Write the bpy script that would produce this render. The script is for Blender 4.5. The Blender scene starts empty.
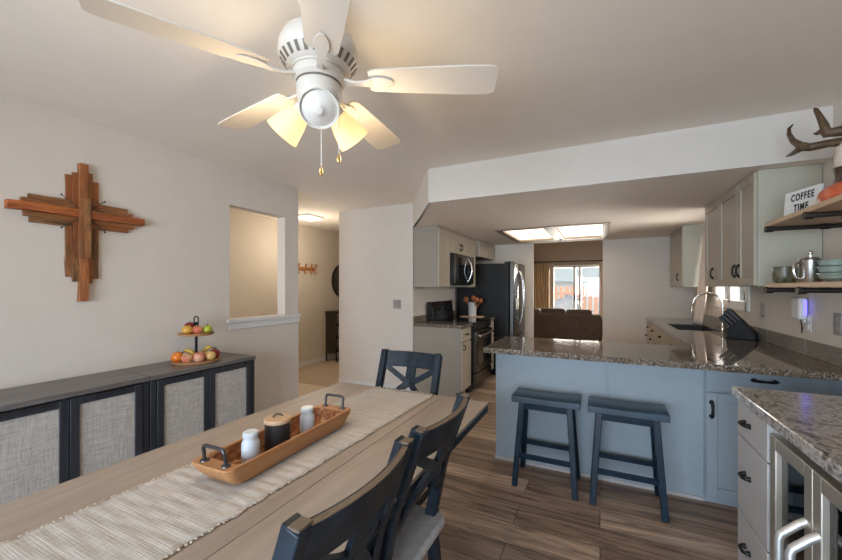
import bpy, bmesh, math, random
from mathutils import Vector, Matrix
random.seed(7)
PI = math.pi
S = bpy.context.scene
COL = S.collection

# ------------------------------------------------------------------ camera, world, lights, exposure
F_PX = 366.6
YAW = math.atan(179.0 / F_PX)
cam = bpy.data.cameras.new('camera')
cam_o = bpy.data.objects.new('camera', cam)
COL.objects.link(cam_o)
cam.sensor_fit = 'HORIZONTAL'
cam.sensor_width = 36.0
cam.lens = 36.0 * F_PX / 842.0
cam.shift_y = 8.0 / 842.0
cam.clip_start = 0.03
cam_o.location = (0, 0, 1.36)
cam_o.rotation_euler = (PI / 2, 0, YAW)
S.camera = cam_o

world = bpy.data.worlds.new('sky')
S.world = world
world.use_nodes = True
_bg = world.node_tree.nodes['Background']
_bg.inputs[0].default_value = (0.80, 0.90, 1.0, 1)
_bg.inputs[1].default_value = 2.0

S.view_settings.view_transform = 'Standard'
S.view_settings.look = 'None'
S.view_settings.gamma = 1
S.view_settings.use_curve_mapping = False
S.view_settings.exposure = 0.0
S.cycles.diffuse_bounces = 7


def area(name, loc, rot, sx, sy, power, color):
    l = bpy.data.lights.new(name, 'AREA')
    l.shape = 'RECTANGLE'
    l.size, l.size_y, l.energy, l.color = sx, sy, power, color
    o = bpy.data.objects.new(name, l)
    o.location, o.rotation_euler = loc, rot
    COL.objects.link(o)
    return o


def point(name, loc, power, color, r=0.05):
    l = bpy.data.lights.new(name, 'POINT')
    l.energy, l.color, l.shadow_soft_size = power, color, r
    o = bpy.data.objects.new(name, l)
    o.location = loc
    COL.objects.link(o)
    return o


# daylight coming in through the dining room's patio door (behind the camera), the sink window and the living room door
area('patio_daylight', (-0.9, -2.75, 1.35), (PI / 2, 0, 0), 3.2, 2.2, 325, (0.71, 0.85, 1.0))
area('sink_window_daylight', (1.75, 4.95, 1.6), (0, PI / 2, 0), 1.2, 1.6, 85, (1.0, 0.96, 0.90))
area('living_daylight', (-0.65, 12.5, 1.4), (-PI / 2, 0, 0), 2.0, 2.0, 560, (1.0, 0.93, 0.82))

# ------------------------------------------------------------------ materials
MAT = {}


def newmat(name):
    m = bpy.data.materials.new(name)
    m.use_nodes = True
    n = m.node_tree.nodes
    return m, n, m.node_tree.links, n['Principled BSDF']


def setp(b, color=None, rough=None, metal=None, spec=None, coat=None):
    if color is not None: b.inputs['Base Color'].default_value = (*color, 1)
    if rough is not None: b.inputs['Roughness'].default_value = rough
    if metal is not None: b.inputs['Metallic'].default_value = metal
    if spec is not None: b.inputs['Specular IOR Level'].default_value = spec
    if coat is not None: b.inputs['Coat Weight'].default_value = coat


def coords(n, l, scale=(1, 1, 1), rot=(0, 0, 0)):
    tc = n.new('ShaderNodeTexCoord')
    mp = n.new('ShaderNodeMapping')
    mp.inputs['Scale'].default_value = scale
    mp.inputs['Rotation'].default_value = rot
    l.new(tc.outputs['Object'], mp.inputs['Vector'])
    return mp.outputs['Vector']


def noise(n, l, vec, scale, detail=4, rough=0.55, dist=0.0):
    t = n.new('ShaderNodeTexNoise')
    t.inputs['Scale'].default_value = scale
    t.inputs['Detail'].default_value = detail
    t.inputs['Roughness'].default_value = rough
    t.inputs['Distortion'].default_value = dist
    l.new(vec, t.inputs['Vector'])
    return t.outputs['Fac']


def ramp(n, l, fac, stops):
    r = n.new('ShaderNodeValToRGB')
    e = r.color_ramp.elements
    while len(e) < len(stops): e.new(0.5)
    for k, (p, c) in enumerate(stops):
        e[k].position = p
        e[k].color = (*c, 1)
    l.new(fac, r.inputs['Fac'])
    return r.outputs['Color']


def bump(n, l, b, h, strength=0.2, dist=0.01):
    bn = n.new('ShaderNodeBump')
    bn.inputs['Strength'].default_value = strength
    bn.inputs['Distance'].default_value = dist
    l.new(h, bn.inputs['Height'])
    l.new(bn.outputs['Normal'], b.inputs['Normal'])


def mixc(n, l, fac, a, b, mode='MIX'):
    m = n.new('ShaderNodeMix')
    m.data_type = 'RGBA'
    m.blend_type = mode
    if isinstance(fac, (int, float)): m.inputs[0].default_value = fac
    else: l.new(fac, m.inputs[0])
    for k, v in ((6, a), (7, b)):
        if isinstance(v, tuple): m.inputs[k].default_value = (*v, 1)
        else: l.new(v, m.inputs[k])
    return m.outputs[2]


def sc(c, k): return tuple(min(1, v * k) for v in c)


def plain(name, color, rough=0.5, metal=0.0, spec=0.5, var=0.06, scale=6.0, bumpy=0.0):
    m, n, l, b = newmat(name)
    setp(b, color, rough, metal, spec)
    v = coords(n, l)
    f = noise(n, l, v, scale, 3)
    c = ramp(n, l, f, [(0.3, sc(color, 1 - var)), (0.7, sc(color, 1 + var))])
    l.new(c, b.inputs['Base Color'])
    if bumpy: bump(n, l, b, noise(n, l, v, 220, 2), bumpy, 0.002)
    MAT[name] = m
    return m


def wood(name, c1, c2, axis='y', rough=0.5, grain=14.0, stretch=12.0, c3=None, spec=0.4, sharp=.22):
    m, n, l, b = newmat(name)
    setp(b, c1, rough, spec=spec)
    s = {'x': (1 / stretch, 1, 1), 'y': (1, 1 / stretch, 1), 'z': (1, 1, 1 / stretch)}[axis]
    v = coords(n, l, s)
    f = noise(n, l, v, grain, 6, 0.65, 0.6)
    f2 = noise(n, l, v, grain * 5, 3, 0.6)
    c = ramp(n, l, f, [(0.5 - sharp, c1), (0.5 + sharp, c2)])
    c = mixc(n, l, 0.35, c, ramp(n, l, f2, [(0.35, c1), (0.65, c2)]))
    if c3:
        f3 = noise(n, l, v, grain * 0.35, 3)
        g = ramp(n, l, f3, [(0.45, (0, 0, 0)), (0.62, (1, 1, 1))])
        c = mixc(n, l, g, c, c3)
    l.new(c, b.inputs['Base Color'])
    bump(n, l, b, f2, 0.12, 0.002)
    MAT[name] = m
    return m


def emit(name, color, strength):
    m, n, l, b = newmat(name)
    setp(b, color, 0.5)
    b.inputs['Emission Color'].default_value = (*color, 1)
    b.inputs['Emission Strength'].default_value = strength
    MAT[name] = m
    return m


def glasspane(name, tint=(1, 1, 1), refl=0.08):
    m, n, l, b = newmat(name)
    out = n['Material Output']
    tr = n.new('ShaderNodeBsdfTransparent')
    tr.inputs[0].default_value = (*tint, 1)
    gl = n.new('ShaderNodeBsdfGlossy')
    gl.inputs['Roughness'].default_value = 0.02
    fr = n.new('ShaderNodeFresnel')
    fr.inputs[0].default_value = 1.45
    mx = n.new('ShaderNodeMixShader')
    l.new(fr.outputs[0], mx.inputs[0])
    l.new(tr.outputs[0], mx.inputs[1])
    l.new(gl.outputs[0], mx.inputs[2])
    l.new(mx.outputs[0], out.inputs[0])
    n.remove(b)
    MAT[name] = m
    return m


def granite(name, stops, scale, rough, big=None):
    m, n, l, b = newmat(name)
    setp(b, rough=rough, spec=0.6)
    v = coords(n, l)
    vo = n.new('ShaderNodeTexVoronoi')
    vo.inputs['Scale'].default_value = scale
    l.new(v, vo.inputs['Vector'])
    sep = n.new('ShaderNodeSeparateColor')
    l.new(vo.outputs['Color'], sep.inputs[0])
    c = ramp(n, l, sep.outputs[0], stops)
    f = noise(n, l, v, scale * 0.25, 5, 0.7, 1.0)
    c2 = ramp(n, l, f, stops)
    c = mixc(n, l, 0.45, c, c2)
    if big:
        vm = coords(n, l, big[0])
        g = noise(n, l, vm, big[1], 6, 0.7, 1.2)
        c = mixc(n, l, big[2], c, ramp(n, l, g, big[3]))
    l.new(c, b.inputs['Base Color'])
    MAT[name] = m
    return m


plain('wall_paint', (0.63, 0.58, 0.525), 0.7, var=0.015, bumpy=0.08)
plain('ceiling_paint', (0.82, 0.755, 0.68), 0.8, var=0.015, bumpy=0.15)
plain('soffit_paint', (0.82, 0.73, 0.63), 0.8, var=0.02)
plain('beam_paint', (0.63, 0.59, 0.545), 0.7, var=0.015)
plain('hall_paint', (0.60, 0.535, 0.45), 0.75, var=0.02)
plain('living_paint', (0.37, 0.295, 0.235), 0.75, var=0.03)
plain('trim_white', (0.66, 0.66, 0.66), 0.5, var=0.02)
plain('vinyl_white', (0.72, 0.72, 0.70), 0.4, var=0.02)
plain('cabinet_greige', (0.31, 0.275, 0.23), 0.42, var=0.03)
plain('cabinet_cream', (0.43, 0.375, 0.30), 0.45, var=0.03)
plain('cabinet_light', (0.42, 0.41, 0.41), 0.42, var=0.03)
plain('panel_sage', (0.44, 0.43, 0.355), 0.42, var=0.02)
plain('door_greige_lit', (0.42, 0.375, 0.31), 0.42, var=0.03)  # cabinet greige lightened to stand in for light missing on the right-hand doors
plain('peninsula_blue', (0.30, 0.358, 0.405), 0.45, var=0.04)
plain('navy_paint', (0.013, 0.021, 0.031), 0.38, spec=0.28, var=0.5, scale=18)
plain('stool_top_lit', (0.034, 0.062, 0.092), 0.34, var=0.25, scale=14)  # lighter than the legs: light falling on the seat is put into the colour
plain('stool_navy', (0.005, 0.018, 0.036), 0.36, spec=0.25, var=0.4, scale=14)
plain('black_iron', (0.010, 0.010, 0.011), 0.5, spec=0.25, var=0.2)
plain('pipe_iron', (0.035, 0.028, 0.025), 0.5, metal=0.5, var=0.3)
plain('gunmetal', (0.09, 0.09, 0.095), 0.4, metal=0.8, var=0.15)
plain('chrome', (0.72, 0.70, 0.67), 0.12, metal=1.0, var=0.03)
plain('stainless', (0.42, 0.39, 0.35), 0.28, metal=1.0, var=0.08)
plain('black_stainless', (0.10, 0.095, 0.09), 0.25, metal=1.0, var=0.08)
plain('champagne', (0.50, 0.455, 0.39), 0.42, metal=0.75, var=0.06)
plain('handle_steel', (0.66, 0.66, 0.66), 0.45, metal=0.8, var=0.04)
plain('stainless_bright', (0.68, 0.68, 0.68), 0.25, metal=1.0, var=0.05)
plain('brass', (0.45, 0.30, 0.12), 0.3, metal=1.0)
plain('black_enamel', (0.010, 0.010, 0.011), 0.22, var=0.15)
plain('fridge_side', (0.010, 0.010, 0.010), 0.4, spec=0.2, var=0.15)
plain('dark_void', (0.004, 0.004, 0.005), 0.6)
plain('black_glass', (0.006, 0.006, 0.007), 0.05, spec=0.6)
plain('sink_black', (0.02, 0.02, 0.022), 0.45)
plain('fan_white', (0.66, 0.60, 0.53), 0.4, var=0.02)
plain('frosted_white', (0.75, 0.71, 0.65), 0.25, var=0.02)
plain('slot_dark', (0.16, 0.13, 0.10), 0.6)
plain('plate_grey', (0.30, 0.28, 0.26), 0.4)
plain('plate_white', (0.68, 0.67, 0.65), 0.4)
plain('jar_white', (0.64, 0.69, 0.74), 0.35, var=0.03)
plain('canister_black', (0.022, 0.020, 0.020), 0.5, var=0.2)
plain('seat_grey', (0.50, 0.49, 0.50), 0.75, var=0.12, scale=30, bumpy=0.3)
plain('couch_brown', (0.10, 0.070, 0.053), 0.8, var=0.2, scale=12, bumpy=0.2)
plain('carpet_tan', (0.42, 0.33, 0.24), 0.95, var=0.12, scale=60, bumpy=0.6)
plain('curtain_tan', (0.62, 0.48, 0.31), 0.85, var=0.05)
plain('curtain_white', (0.72, 0.66, 0.62), 0.85, var=0.04)
plain('curtain_blush', (0.68, 0.56, 0.49), 0.85, var=0.06)
plain('grill_cover', (0.12, 0.15, 0.19), 0.8, var=0.15)
plain('house_grey', (0.42, 0.44, 0.41), 0.8, var=0.05)
plain('roof_pale', (0.60, 0.62, 0.64), 0.8, var=0.05)
plain('patio_concrete', (0.45, 0.43, 0.40), 0.9, var=0.1)
plain('bone', (0.62, 0.54, 0.45), 0.7, var=0.12, scale=25, bumpy=0.3)
plain('sign_white', (0.68, 0.69, 0.68), 0.5, var=0.01)
plain('sign_black', (0.015, 0.015, 0.015), 0.5)
plain('knife_black', (0.012, 0.012, 0.012), 0.35)
plain('block_black', (0.010, 0.011, 0.014), 0.5, spec=0.25, var=0.2)
plain('crock_white', (0.62, 0.60, 0.58), 0.3)
plain('celadon', (0.30, 0.38, 0.34), 0.2, var=0.2, scale=30)
plain('device_white', (0.72, 0.72, 0.72), 0.35)
plain('leaf_green', (0.045, 0.075, 0.02), 0.5, var=0.3)
plain('stem_brown', (0.07, 0.045, 0.02), 0.7)
plain('mirror_dark', (0.05, 0.045, 0.035), 0.35, var=0.4, scale=30)
plain('console_dark', (0.020, 0.015, 0.012), 0.5, var=0.3)
emit('lamp_amber', (1.0, 0.70, 0.31), 0.8)
emit('diffuser', (1.0, 0.84, 0.60), 2.7)
emit('hall_glow', (1.0, 0.90, 0.70), 2.0)
emit('blue_led', (0.12, 0.10, 1.0), 3.5)
glasspane('window_glass')
glasspane('cooler_glass', (0.55, 0.58, 0.60))
wood('table_wood', (0.255, 0.20, 0.16), (0.43, 0.355, 0.295), 'y', 0.42, 7, 14, (0.385, 0.335, 0.295))
wood('tray_wood', (0.33, 0.14, 0.05), (0.52, 0.27, 0.12), 'y', 0.45, 16, 8)
def carved():
    m, n, l, b = newmat('carved_wood')
    setp(b, rough=0.5)
    v = coords(n, l, (1, .7, 1))
    vo = n.new('ShaderNodeTexVoronoi')
    vo.inputs['Scale'].default_value = 42
    l.new(v, vo.inputs['Vector'])
    c = ramp(n, l, vo.outputs['Distance'], [(0.1, (0.36, 0.14, 0.045)), (0.6, (0.20, 0.065, 0.02)), (0.9, (0.55, 0.30, 0.14))])
    l.new(c, b.inputs['Base Color'])
    bump(n, l, b, vo.outputs['Distance'], 0.9, 0.008)
    MAT['carved_wood'] = m


carved()
wood('lid_wood', (0.45, 0.27, 0.15), (0.62, 0.42, 0.27), 'x', 0.5, 18, 8)
wood('shelf_wood', (0.47, 0.31, 0.19), (0.62, 0.45, 0.30), 'y', 0.5, 12, 12)
wood('frame_wood', (0.25, 0.19, 0.14), (0.33, 0.26, 0.20), 'x', 0.5, 12, 12)
wood('sideboard_dark', (0.075, 0.068, 0.066), (0.23, 0.21, 0.20), 'y', 0.36, 16, 16)
wood('sideboard_upright', (0.014, 0.016, 0.021), (0.040, 0.044, 0.055), 'z', 0.42, 16, 16)
wood('reclaimed_dark', (0.040, 0.018, 0.008), (0.36, 0.165, 0.062), 'z', 0.7, 30, 7, (0.24, 0.075, 0.022), sharp=.10)
wood('reclaimed_dark_y', (0.040, 0.018, 0.008), (0.36, 0.165, 0.062), 'y', 0.7, 30, 7, (0.24, 0.075, 0.022), sharp=.10)
wood('reclaimed_red', (0.13, 0.030, 0.008), (0.52, 0.15, 0.040), 'y', 0.6, 18, 9, sharp=.12)
wood('reclaimed_red_z', (0.13, 0.040, 0.012), (0.50, 0.18, 0.06), 'z', 0.6, 18, 9, sharp=.12)
wood('utensil_wood', (0.20, 0.055, 0.018), (0.38, 0.13, 0.045), 'z', 0.55, 20, 6)
wood('hook_wood', (0.30, 0.11, 0.03), (0.48, 0.2, 0.07), 'y', 0.5, 20, 6)
wood('worn_wood', (0.06, 0.05, 0.042), (0.22, 0.15, 0.095), 'x', 0.45, 30, 4)
wood('fence_wood', (0.42, 0.22, 0.15), (0.60, 0.40, 0.31), 'z', 0.8, 8, 10)
wood('horn', (0.045, 0.025, 0.012), (0.15, 0.095, 0.05), 'y', 0.5, 30, 4)
granite('granite_dark', [(0.0, (0.012, 0.014, 0.02)), (0.35, (0.05, 0.045, 0.04)), (0.55, (0.20, 0.15, 0.10)), (0.78, (0.28, 0.225, 0.17)), (1.0, (0.60, 0.59, 0.58))], 150, 0.05)
granite('splash_tan', [(0.0, (0.13, 0.115, 0.10)), (0.5, (0.24, 0.215, 0.19)), (1.0, (0.34, 0.31, 0.28))], 120, 0.15)
granite('granite_light', [(0.0, (0.08, 0.072, 0.068)), (0.4, (0.24, 0.215, 0.195)), (0.7, (0.40, 0.365, 0.34)), (1.0, (0.60, 0.57, 0.54))], 90, 0.18,
        ((1.6, 1, 1), 15, 0.78, [(0.36, (0.06, 0.055, 0.055)), (0.44, (0.25, 0.225, 0.21)), (0.50, (0.60, 0.57, 0.55)), (0.56, (0.30, 0.275, 0.26)), (0.66, (0.11, 0.10, 0.10))]))


def mat_floor():
    m, n, l, b = newmat('floor_planks')
    setp(b, rough=0.42, spec=0.35)
    v = coords(n, l)
    br = n.new('ShaderNodeTexBrick')
    br.offset = 0.37
    br.inputs['Scale'].default_value = 1
    br.inputs['Brick Width'].default_value = 1.22
    br.inputs['Row Height'].default_value = 0.178
    br.inputs['Mortar Size'].default_value = 0.0018
    br.inputs['Bias'].default_value = 0.0
    br.inputs['Color1'].default_value = (0, 0, 0, 1)
    br.inputs['Color2'].default_value = (1, 1, 1, 1)
    br.inputs['Mortar'].default_value = (0.5, 0.5, 0.5, 1)
    l.new(v, br.inputs['Vector'])
    tone = ramp(n, l, br.outputs['Color'], [(0.0, (0.25, 0.168, 0.118)), (0.5, (0.35, 0.245, 0.178)), (1.0, (0.49, 0.36, 0.27))])
    # per-plank shifted grain
    vm = n.new('ShaderNodeVectorMath')
    vm.operation = 'MULTIPLY_ADD'
    l.new(br.outputs['Color'], vm.inputs[0])
    vm.inputs[1].default_value = (7, 3, 5)
    mp = n.new('ShaderNodeMapping')
    mp.inputs['Scale'].default_value = (0.09, 1, 1)
    l.new(v, mp.inputs['Vector'])
    l.new(mp.outputs[0], vm.inputs[2])
    f = noise(n, l, vm.outputs[0], 13, 7, 0.70, 1.6)
    g = ramp(n, l, f, [(0.35, (0.40, 0.38, 0.37)), (0.50, (0.95, 0.95, 0.95)), (0.66, (1.42, 1.40, 1.38))])
    c = mixc(n, l, 1.0, tone, g, 'MULTIPLY')
    c = mixc(n, l, br.outputs['Fac'], c, (0.03, 0.02, 0.016))
    l.new(c, b.inputs['Base Color'])
    bump(n, l, b, f, 0.08, 0.002)
    MAT['floor_planks'] = m


def mat_tile():
    m, n, l, b = newmat('hall_tile')
    setp(b, rough=0.4)
    v = coords(n, l)
    br = n.new('ShaderNodeTexBrick')
    br.offset = 0
    br.inputs['Scale'].default_value = 1
    br.inputs['Brick Width'].default_value = 0.33
    br.inputs['Row Height'].default_value = 0.33
    br.inputs['Mortar Size'].default_value = 0.004
    br.inputs['Color1'].default_value = (0.58, 0.47, 0.36, 1)
    br.inputs['Color2'].default_value = (0.64, 0.53, 0.42, 1)
    br.inputs['Mortar'].default_value = (0.36, 0.29, 0.22, 1)
    l.new(v, br.inputs['Vector'])
    l.new(br.outputs['Color'], b.inputs['Base Color'])
    MAT['hall_tile'] = m


def weave(name, c1, c2, su, sv, rough=0.9, strength=0.5, axes='yz', band=None):
    m, n, l, b = newmat(name)
    setp(b, rough=rough, spec=0.15)
    r = {'yz': ((1, su, sv * 0.06), (1, su * 0.06, sv)), 'xy': ((su, sv * 0.05, 1), (su * 0.05, sv, 1))}[axes]
    f1 = noise(n, l, coords(n, l, r[0]), 1.0, 3, 0.7)
    f2 = noise(n, l, coords(n, l, r[1]), 1.0, 3, 0.7)
    mm = n.new('ShaderNodeMath')
    mm.operation = 'ADD'
    l.new(f1, mm.inputs[0])
    l.new(f2, mm.inputs[1])
    hf = n.new('ShaderNodeMath')
    hf.operation = 'MULTIPLY'
    l.new(mm.outputs[0], hf.inputs[0])
    hf.inputs[1].default_value = 0.5
    c = ramp(n, l, hf.outputs[0], [(0.36, c1), (0.62, c2)])
    if band:
        f3 = noise(n, l, coords(n, l, (0.2, band[0], 1)), 1.0, 2, 0.6)
        c = mixc(n, l, 0.5, c, ramp(n, l, f3, [(0.4, band[1]), (0.62, band[2])]))
    l.new(c, b.inputs['Base Color'])
    bump(n, l, b, hf.outputs[0], strength, 0.004)
    MAT[name] = m


plain('runner_edge', (0.48, 0.40, 0.31), 0.85, var=0.25, scale=60)
mat_floor()
mat_tile()
weave('linen', (0.29, 0.27, 0.25), (0.54, 0.51, 0.475), 230, 230, axes='yz')
weave('runner_cloth', (0.37, 0.345, 0.32), (0.62, 0.585, 0.545), 120, 260, axes='xy', strength=1.0, band=(60, (0.47, 0.44, 0.405), (0.58, 0.545, 0.505)))


def fruit_mat(name, c1, c2, scale=9.0):
    m, n, l, b = newmat(name)
    setp(b, rough=0.32)
    f = noise(n, l, coords(n, l, (scale * 2, scale * 2, scale * 0.8)), 1.2, 4, 0.6)
    l.new(ramp(n, l, f, [(0.38, c1), (0.62, c2)]), b.inputs['Base Color'])
    MAT[name] = m


fruit_mat('apple_red', (0.16, 0.008, 0.012), (0.30, 0.02, 0.02))
fruit_mat('apple_yellow', (0.60, 0.38, 0.06), (0.58, 0.30, 0.05))
fruit_mat('apple_peach', (0.60, 0.30, 0.13), (0.52, 0.10, 0.06))
fruit_mat('apple_pink', (0.55, 0.10, 0.08), (0.62, 0.32, 0.20))
fruit_mat('apple_blush', (0.62, 0.44, 0.22), (0.55, 0.16, 0.09))
fruit_mat('apple_gold', (0.62, 0.45, 0.14), (0.58, 0.34, 0.11))
fruit_mat('pear_green', (0.28, 0.36, 0.02), (0.38, 0.42, 0.04))
fruit_mat('orange_peel', (0.72, 0.20, 0.02), (0.66, 0.16, 0.015), 20)
fruit_mat('banana_skin', (0.62, 0.42, 0.06), (0.55, 0.36, 0.05))
fruit_mat('glaze_orange', (0.50, 0.085, 0.035), (0.62, 0.17, 0.08), 7)
fruit_mat('glaze_green', (0.03, 0.05, 0.03), (0.10, 0.03, 0.022), 14)
fruit_mat('mug_glaze', (0.055, 0.055, 0.02), (0.15, 0.14, 0.10), 16)


# ------------------------------------------------------------------ mesh helpers
class MB:
    def __init__(s): s.v, s.f = [], []

    def add(s, vs, fs):
        o = len(s.v)
        s.v += [tuple(p) for p in vs]
        s.f += [tuple(i + o for i in f) for f in fs]
        return s

    def box(s, x0, x1, y0, y1, z0, z1):
        x0, x1 = sorted((x0, x1)); y0, y1 = sorted((y0, y1)); z0, z1 = sorted((z0, z1))
        vs = [(x0, y0, z0), (x1, y0, z0), (x1, y1, z0), (x0, y1, z0), (x0, y0, z1), (x1, y0, z1), (x1, y1, z1), (x0, y1, z1)]
        return s.add(vs, [(0, 3, 2, 1), (4, 5, 6, 7), (0, 1, 5, 4), (1, 2, 6, 5), (2, 3, 7, 6), (3, 0, 4, 7)])

    def sweep(s, pts, a, b, side):
        """rectangular bar along pts: half width a along `side`, half depth b across; a, b numbers or lists"""
        pts = [Vector(p) for p in pts]
        n = len(pts)
        A = a if isinstance(a, (list, tuple)) else [a] * n
        B = b if isinstance(b, (list, tuple)) else [b] * n
        side = Vector(side)
        vs = []
        for i, p in enumerate(pts):
            t = (pts[min(i + 1, n - 1)] - pts[max(i - 1, 0)]).normalized()
            u = (side - t * side.dot(t)).normalized()
            w = t.cross(u)
            for q, r in ((-1, -1), (1, -1), (1, 1), (-1, 1)):
                vs.append(p + u * A[i] * q + w * B[i] * r)
        fs = [(3, 2, 1, 0), tuple(range(4 * n - 4, 4 * n))]
        for i in range(n - 1):
            for k in range(4):
                k2 = (k + 1) % 4
                fs.append((4 * i + k, 4 * i + k2, 4 * i + 4 + k2, 4 * i + 4 + k))
        return s.add(vs, fs)

    def tube(s, pts, r, n=12, caps=True):
        pts = [Vector(p) for p in pts]
        m = len(pts)
        R = r if isinstance(r, (list, tuple)) else [r] * m
        u = None
        vs = []
        for i, p in enumerate(pts):
            t = (pts[min(i + 1, m - 1)] - pts[max(i - 1, 0)]).normalized()
            if u is None:
                ref = Vector((0, 0, 1)) if abs(t.z) < 0.9 else Vector((1, 0, 0))
                u = (ref - t * ref.dot(t)).normalized()
            else:
                u = (u - t * u.dot(t)).normalized()
            w = t.cross(u)
            for k in range(n):
                a = 2 * PI * k / n
                vs.append(p + (u * math.cos(a) + w * math.sin(a)) * R[i])
        fs = []
        for i in range(m - 1):
            for k in range(n):
                k2 = (k + 1) % n
                fs.append((n * i + k, n * i + k2, n * i + n + k2, n * i + n + k))
        if caps:
            fs.append(tuple(reversed(range(n))))
            fs.append(tuple(range(n * (m - 1), n * m)))
        return s.add(vs, fs)

    def lathe(s, prof, c=(0, 0, 0), n=24, axis=None, rx=1.0, ry=1.0):
        """prof [(r, h)] turned about axis (default z) through c"""
        c = Vector(c)
        ax = Vector(axis).normalized() if axis else Vector((0, 0, 1))
        M = ax.to_track_quat('Z', 'Y').to_matrix() if axis else Matrix.Identity(3)
        vs, fs, rings = [], [], []
        for r, h in prof:
            if r < 1e-6:
                rings.append([len(vs)])
                vs.append(c + M @ Vector((0, 0, h)))
            else:
                rings.append(list(range(len(vs), len(vs) + n)))
                for k in range(n):
                    a = 2 * PI * k / n
                    vs.append(c + M @ Vector((r * rx * math.cos(a), r * ry * math.sin(a), h)))
        for A, B in zip(rings, rings[1:]):
            for k in range(n):
                k2 = (k + 1) % n
                if len(A) == 1 and len(B) == 1: continue
                if len(A) == 1: fs.append((A[0], B[k2], B[k]))
                elif len(B) == 1: fs.append((A[k], A[k2], B[0]))
                else: fs.append((A[k], A[k2], B[k2], B[k]))
        return s.add(vs, fs)

    def ball(s, c, rx, ry=None, rz=None, n=14, m=9):
        ry = rx if ry is None else ry
        rz = rx if rz is None else rz
        prof = [(math.sin(PI * i / m), -math.cos(PI * i / m)) for i in range(m + 1)]
        vs0 = MB().lathe(prof, n=n)
        return s.add([(c[0] + p[0] * rx, c[1] + p[1] * ry, c[2] + p[2] * rz) for p in vs0.v], vs0.f)

    def prism(s, poly, d0, d1, axis='z'):
        n = len(poly)

        def P(p, d):
            return {'z': (p[0], p[1], d), 'x': (d, p[0], p[1]), 'y': (p[0], d, p[1])}[axis]
        vs = [P(p, d0) for p in poly] + [P(p, d1) for p in poly]
        fs = [tuple(reversed(range(n))), tuple(range(n, 2 * n))]
        for k in range(n):
            k2 = (k + 1) % n
            fs.append((k, k2, n + k2, n + k))
        return s.add(vs, fs)

    def grid(s, nu, nv, fn):
        vs = [fn(i / nu, j / nv) for j in range(nv + 1) for i in range(nu + 1)]
        fs = [(j * (nu + 1) + i, j * (nu + 1) + i + 1, (j + 1) * (nu + 1) + i + 1, (j + 1) * (nu + 1) + i) for j in range(nv) for i in range(nu)]
        return s.add(vs, fs)

    def xf(s, M):
        s.v = [tuple(M @ Vector(p)) for p in s.v]
        return s

    def merge(s, o): return s.add(o.v, o.f)


def build(name, mb, mat, parent=None, bevel=0.0, angle=38, solid=0.0, sub=0, label=None):
    me = bpy.data.meshes.new(name)
    me.from_pydata([tuple(p) for p in mb.v], [], mb.f)
    bm = bmesh.new()
    bm.from_mesh(me)
    bmesh.ops.recalc_face_normals(bm, faces=bm.faces)
    bm.to_mesh(me)
    bm.free()
    me.materials.append(MAT[mat])
    me.polygons.foreach_set('use_smooth', [True] * len(me.polygons))
    me.set_sharp_from_angle(angle=math.radians(angle))
    o = bpy.data.objects.new(name, me)
    COL.objects.link(o)
    if parent: o.parent = parent
    if solid:
        q = o.modifiers.new('solid', 'SOLIDIFY')
        q.thickness = solid
        q.offset = 0
    if bevel:
        q = o.modifiers.new('bevel', 'BEVEL')
        q.width = bevel
        q.segments = 2
        q.limit_method = 'ANGLE'
        q.angle_limit = math.radians(40)
    if sub:
        q = o.modifiers.new('sub', 'SUBSURF')
        q.levels = q.render_levels = sub
    if label: o['label'] = label
    return o


def tag(o, label, cat, group=None, kind=None):
    o['label'] = label
    o['category'] = cat
    if group: o['group'] = group
    if kind: o['kind'] = kind
    return o


def thing(name, label, cat, loc=(0, 0, 0), rz=0.0, group=None, kind=None):
    o = bpy.data.objects.new(name, None)
    COL.objects.link(o)
    o.empty_display_size = 0.1
    o.location = loc
    o.rotation_euler = (0, 0, rz)
    return tag(o, label, cat, group, kind)


def copy_tree(o, parent=None):
    c = o.copy()
    COL.objects.link(c)
    if parent: c.parent = parent
    for ch in list(o.children): copy_tree(ch, c)
    return c


def dup(o, loc, rz, label):
    c = copy_tree(o)
    c.location = loc
    c.rotation_euler = (0, 0, rz)
    c['label'] = label
    return c


def struct(name, mb, mat, label, cat, parent=None, bevel=0.0, loc=None):
    o = build(name, mb, mat, parent, bevel)
    if loc: o.location = loc
    if parent is None: tag(o, label, cat, None, 'structure')
    return o


class Face:
    """a vertical face: u runs along U (world axis), v is z, n is outward"""

    def __init__(s, axis, at, sign): s.axis, s.at, s.sign = axis, at, sign

    def box(s, mb, u0, u1, v0, v1, n0, n1):
        a, b = s.at + s.sign * n0, s.at + s.sign * n1
        if s.axis == 'x': mb.box(a, b, u0, u1, v0, v1)      # face normal along x, u = y
        else: mb.box(u0, u1, a, b, v0, v1)
        return mb

    def pt(s, u, v, n):
        a = s.at + s.sign * n
        return (a, u, v) if s.axis == 'x' else (u, a, v)


def shaker(face, u0, u1, v0, v1, rail=0.058, n0=0.0, t=0.02, rec=0.009):
    mb = MB()
    face.box(mb, u0, u0 + rail, v0, v1, n0, n0 + t)
    face.box(mb, u1 - rail, u1, v0, v1, n0, n0 + t)
    face.box(mb, u0 + rail, u1 - rail, v0, v0 + rail, n0, n0 + t)
    face.box(mb, u0 + rail, u1 - rail, v1 - rail, v1, n0, n0 + t)
    face.box(mb, u0 + rail, u1 - rail, v0 + rail, v1 - rail, n0, n0 + t - rec)
    return mb


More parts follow.
